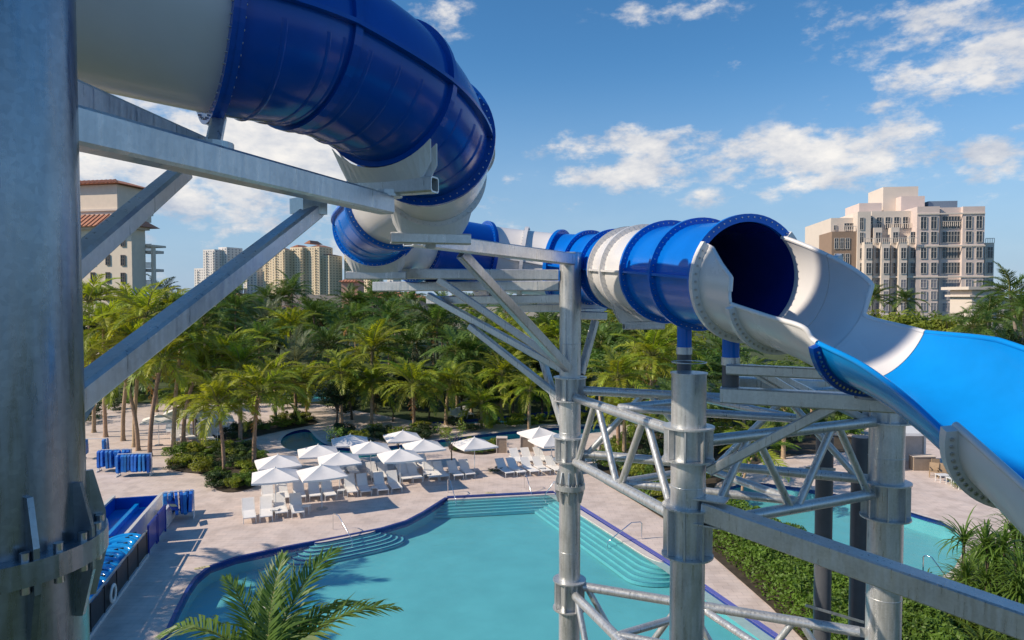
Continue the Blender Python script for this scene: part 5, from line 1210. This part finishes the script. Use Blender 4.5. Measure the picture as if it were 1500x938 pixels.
def win_px(x0, x1, y0, y1, d, glass='window_glass', cols=2, fr='frame_white'):
    a, b = P(x0, y0, d), P(x1, y1, d); window(ob, Vector(((a.x+b.x)/2, d - .06, (a.z+b.z)/2)), b.x-a.x, a.z-b.z, glass, fr, cols)
for ri, (y0, y1) in enumerate(rowy):
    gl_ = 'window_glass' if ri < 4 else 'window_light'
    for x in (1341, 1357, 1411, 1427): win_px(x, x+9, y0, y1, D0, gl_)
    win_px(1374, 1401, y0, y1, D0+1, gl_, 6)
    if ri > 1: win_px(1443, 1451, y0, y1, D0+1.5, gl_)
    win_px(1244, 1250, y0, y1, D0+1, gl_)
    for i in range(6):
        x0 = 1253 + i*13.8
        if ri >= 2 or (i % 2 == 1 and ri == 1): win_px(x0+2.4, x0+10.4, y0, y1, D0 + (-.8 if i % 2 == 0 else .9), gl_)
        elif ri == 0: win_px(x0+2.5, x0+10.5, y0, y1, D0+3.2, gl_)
    if 1 <= ri <= 3:
        for x in (1203, 1212, 1221): win_px(x, x+6, y0+8, y1+8, D0+1.5, gl_)
win_px(1200, 1205, 329, 336, D0+4); win_px(1217, 1234, 326, 336, D0+4, cols=4)
for (x0, x1, y, d) in ((1373, 1408, 329, D0+.4), (1262, 1338, 331, D0+2.6), (1253, 1336, 352, D0-.9), (1441, 1454, 354, D0+1.4), (1218, 1240, 334, D0+1.4)):   # balustrades
    a, b = P(x0, y, d), P(x1, y, d); mb = MB(); mb.beam(a + Vector((0, 0, .55)), b + Vector((0, 0, .55)), .12, .12)
    n = int((b.x-a.x) / .5)
    for i in range(n + 1): mb.box(a.lerp(b, i/n) + Vector((0, 0, .0)), (.12, .10, 1.1))
    mb.build('balustrade', 'cream_light', ob)
for y, x0, x1, d in ((403, 1253, 1454, D0-.1), (358, 1336, 1441, D0-.1), (311, 1336, 1441, D0-.1)):
    mb = MB(); a, b = P(x0, y+3, d), P(x1, y+3, d); mb.beam(a, b, .25, .35); mb.build('string_course', 'cream_light', ob)
ob.rotation_euler = (0, 0, R(-8)); ob.scale = (.87, 1, 1); ob.location.x += 1.3
# stone pavilion at the right edge
pv = empty('stone_pavilion', P(1440, 600, 100), 'low cream stone pavilion with moulded cornice behind the palms', 'building'); pv.location.z = 0
wbox(pv, 1424, 1472, 424, 100, 5, 'cream_light'); wbox(pv, 1419, 1476, 420, 99.3, 6.4, 'cream_light', 'cornice', 424.5); wbox(pv, 1421, 1474, 432, 99.6, 5.8, 'cream_light', 'cornice', 435)
for x in (1440,): 
    a, b = P(x, 446, 100), P(x+12, 480, 100); window(pv, Vector(((a.x+b.x)/2, 99.94, (a.z+b.z)/2)), b.x-a.x, a.z-b.z)
# left: cream hotel wing with tiled roof
hw = empty('hotel_wing', P(150, 600, 110), 'cream hotel wing with red tiled roofs and white balconies', 'building'); hw.location.z = 0
hw.location = P(193, 600, 110); hw.location.z = 0
wbox(hw, -60, 193, 334, 110, 3.0, 'cream_wall'); wbox(hw, -60, 118, 334, 113, 12, 'cream_wall')
wbox(hw, -60, 196, 331, 109.4, 3.9, 'cream_light', 'cornice', 335); hip(hw, -60, 196, 311, 331, 109.3, 4.6, .8, frac=.46)
wbox(hw, -60, 152, 268, 116, 8, 'cream_wall', 'tower', 318); wbox(hw, -60, 153, 304, 115.7, 8.6, 'cream_light', 'cornice', 307); hip(hw, -60, 153, 256, 267, 115.8, 8.4, .9, frac=.4)
for (x, ys) in ((150, ((373, 388), (399, 414), (426, 441))), (176, ((346, 361), (374, 389), (400, 415), (427, 442))), (124, ((346, 361), (373, 388), (399, 414), (426, 441)))):
    for (y0, y1) in ys:
        a, b = P(x, y0, 110), P(x+6.6, y1, 110); window(hw, Vector(((a.x+b.x)/2, 109.95, (a.z+b.z)/2)), b.x-a.x, a.z-b.z, 'window_glass', 'frame_brown', 2, 3)
for x in (199, 216.5): wbox(hw, x, x+3.8, 360, 113.4, .6, 'cream_wall', 'balcony_pier')
for y in (371, 398, 424, 448):
    wbox(hw, 194.5, 219.5, y-4, 113.5, 2.6, 'cream_light', 'balcony_floor', y)
    a, b = P(203, y-5, 113.7), P(217, y-5, 113.7); mb = MB(); mb.beam(a + Vector((0, 0, .9)), b + Vector((0, 0, .9)), .1, .1)
    for i in range(9): mb.box(a.lerp(b, (i+.5)/9) + Vector((0, 0, .42)), (.07, .07, .9))
    mb.build('balustrade', 'frame_white', hw)
wbox(hw, 198.5, 221, 359, 113.2, 3, 'cream_wall', 'balcony_roof', 362)
hw.rotation_euler = (0, 0, R(-12))
# low tiled buildings at the edge of the grove
lr = empty('tiled_villa', P(515, 600, 215), 'low salmon villa with red tiled hip roofs behind palms', 'building'); lr.location.z = 0
wbox(lr, 500, 524, 413, 212, 9, 'salmon', 'tower'); hip(lr, 500, 524, 406, 413, 212, 9, .8)
wbox(lr, 512, 620, 437, 206, 14, 'salmon'); hip(lr, 512, 620, 428, 437, 206, 14, .8, frac=.35)
for i in range(14):
    a = P(519 + i*7.2, 447, 206); window(lr, Vector((a.x, 205.95, a.z)), .9, 1.3, 'window_glass', 'frame_white', 1, 1)
lb_ = empty('low_arcade', P(420, 600, 225), 'long low cream arcade with reddish roof ends below the towers', 'building'); lb_.location.z = 0
wbox(lb_, 316, 358, 440, 222, 14, 'salmon'); hip(lb_, 316, 358, 430, 439, 222, 14, .8, frac=.4); wbox(lb_, 358, 500, 432, 230, 20, 'concrete'); wbox(lb_, 352, 425, 448, 224, 5, 'salmon')
hip(lb_, 394, 420, 458, 463, 215, 6, .6)
for i in range(9): a = P(358 + i*7.4, 453, 224); window(lb_, Vector((a.x, 223.95, a.z)), 1.0, 1.4, 'window_glass', 'frame_white', 1, 1)
for i in range(10): 
    a = P(640 + i*22, 447, 230)
lc = empty('distant_pavilion', P(760, 600, 240), 'low cream building with tiled roof glimpsed under the steel beams', 'building'); lc.location.z = 0
wbox(lc, 640, 860, 440, 240, 14, 'cream_wall'); hip(lc, 640, 860, 433, 440, 240, 14, .8, frac=.35)
# far towers
def tower(boxes, m, label, glass, fl=3.05, bay=3.4, d=800, balc=True, roofs=()):
    t = empty('apartment_tower', P((boxes[0][0]+boxes[-1][1])/2, 600, d), label, 'building'); t.location.z = 0; wm = MB(); bm_ = MB()
    for (x0, x1, yt, dd) in boxes:
        wbox(t, x0, x1, yt, d+dd, 24, m); a, b = P(x0, yt, d+dd), P(x1, yt, d+dd); w = b.x-a.x; nb = max(2, int(w / bay)); nf = int((a.z - 6) / fl)
        for f in range(nf):
            z = a.z - 2.4 - f*fl
            for k in range(nb):
                xc = a.x + w*(k+.5)/nb; wm.box((xc, d+dd-.03, z), (bay*.42 if k % 3 else bay*.28, .3, fl*.46))
                if balc and k % 3 == 1: bm_.box((xc, d+dd-.7, z-fl*.42), (bay*.95, 1.5, .5))
            if x1 < 750:                  # side wall turned toward the middle
                for k in range(4): wm.box((b.x+.03, d+dd+3+k*5.5, z), (.3, 1.6, fl*.44))
    tag(wm.build('windows', glass, t), kind='stuff')
    if balc: tag(bm_.build('balconies', 'white_tower' if m == 'white_tower' else m, t), kind='stuff')
    for (x0, x1, yt, ye, dd) in roofs: hip(t, x0, x1, yt, ye, d+dd, 20, 1.2, frac=.45)
    t.rotation_euler = (0, 0, R(-24))
tower([(277, 300, 393, 0), (300, 323, 366, -6), (321, 337, 363, 6)], 'white_tower', 'pale twin apartment tower with balconies beyond the palm grove', 'window_light')
tower([(336, 352, 380, 30), (350, 369, 393, 20)], 'white_tower', 'blue glazed white apartment block beside the pale twin tower', 'steel_blue_box', bay=4.2)
tower([(380, 402, 372, 0), (401, 425, 366, -4)], 'beige_tower', 'sandy apartment tower left of the red capped one', 'window_tan', roofs=((403, 410, 363, 366, 0),))
tower([(424, 447, 362, -10), (446, 474, 362, -4), (473, 487.5, 375, 2)], 'beige_tower', 'sandy apartment tower topped with small red roofs', 'window_tan', roofs=((426, 438, 358, 362, -8), (447, 456, 352, 357, -2), (457, 472, 359, 362, 0), (474, 487, 373, 375, 4)))
tower([(500, 522, 357, 0), (520, 546, 362, 4)], 'beige_tower', 'sandy apartment tower partly hidden behind the blue loop', 'window_tan')
tower([(488, 498, 405, 200)], 'white_tower', 'small grey block far off between the sandy towers', 'steel_blue_box', d=900)
tower([(368, 379, 420, 200)], 'white_tower', 'tiny grey block far off beside the sandy tower', 'steel_blue_box', d=900, balc=False)
ORD = ['first', 'second', 'third', 'fourth', 'fifth', 'sixth', 'seventh', 'eighth', 'ninth', 'tenth', 'eleventh', 'twelfth', 'thirteenth', 'fourteenth', 'fifteenth', 'sixteenth', 'seventeenth', 'eighteenth']
def relabel(group, fmt, rev=False):       # number the members of a row outward from a landmark
    l = sorted([o for o in bpy.data.objects if o.get('group') == group], key=lambda o: o.location.x / max(1, o.location.y), reverse=rev)
    for i, o in enumerate(l): o['label'] = fmt % ORD[i]
relabel('loungers beside the planting bed', '%s white lounger from the planting bed in the umbrella shaded double row')
relabel('loungers facing the curved pool steps', '%s white lounger from the planting bed facing the curved pool steps')
relabel('loungers at the far end of the pool', '%s white lounger toward the shrub along the straight far pool end')
relabel('loungers beside the taupe counters', '%s white lounger from the small dark shrub beside the taupe counters')
relabel('loungers in the palm grove', '%s white lounger from the vest racks in the palm grove')
relabel('coconut palms in the paved grove', '%s coconut palm from the thick column in the paved grove')
relabel('coconut palms on the river bank', '%s coconut palm from the river bend along the planted bank')
relabel('palms in the grove beyond the river', '%s tall palm counted from the cream hotel wing in the grove')
relabel('palms behind the lattice tower', '%s feathery palm from the left lattice leg in the planting behind')
relabel('leafy trees behind the steel tower', '%s dense leafy tree along the planting behind the steel tower')
relabel('distant palms before the tiled roofs', '%s distant palm counted from the hotel wing before tiled roofs')
relabel('palms in the row beyond the chute', '%s dark palm from the office block in the row beyond the chute')
relabel('lime green trees before the office block', '%s lime green tree along the row before the office block')
relabel('bushy trees behind the river channel', '%s dark bushy tree from the river bend behind the channel')
relabel('broadleaf trees above the far grove', '%s rounded broadleaf tree from the hotel wing above the grove')
relabel('umbrellas near the river channel', '%s white umbrella from the river bend over the back lounger rows')
relabel('umbrellas in the palm grove', '%s white umbrella from the vest racks among the palm trunks')
relabel('umbrellas beside the taupe counters', '%s white umbrella out from the taupe counters')
relabel('side tables between loungers', '%s small white side table from the planting bed between loungers')
relabel('armchairs before the cabana', '%s brown armchair from the taupe bar before the white cabana')
relabel('low white tables before the cabana', '%s low white table from the brown armchairs before the cabana')
relabel('vests on the back rack', '%s blue vest from the column side on the back rack')
relabel('vests on the rack near the trunks', '%s blue vest on the crowded rack, counted from the back rack')
relabel('vests at the runout end', '%s blue vest from the white runout wall on its end rack')
relabel('vests on the empty rack', '%s blue vest on the nearly empty white rack')
print('objects', len(bpy.data.objects), 'tris', sum(len(m.polygons) for m in bpy.data.meshes) * 2)
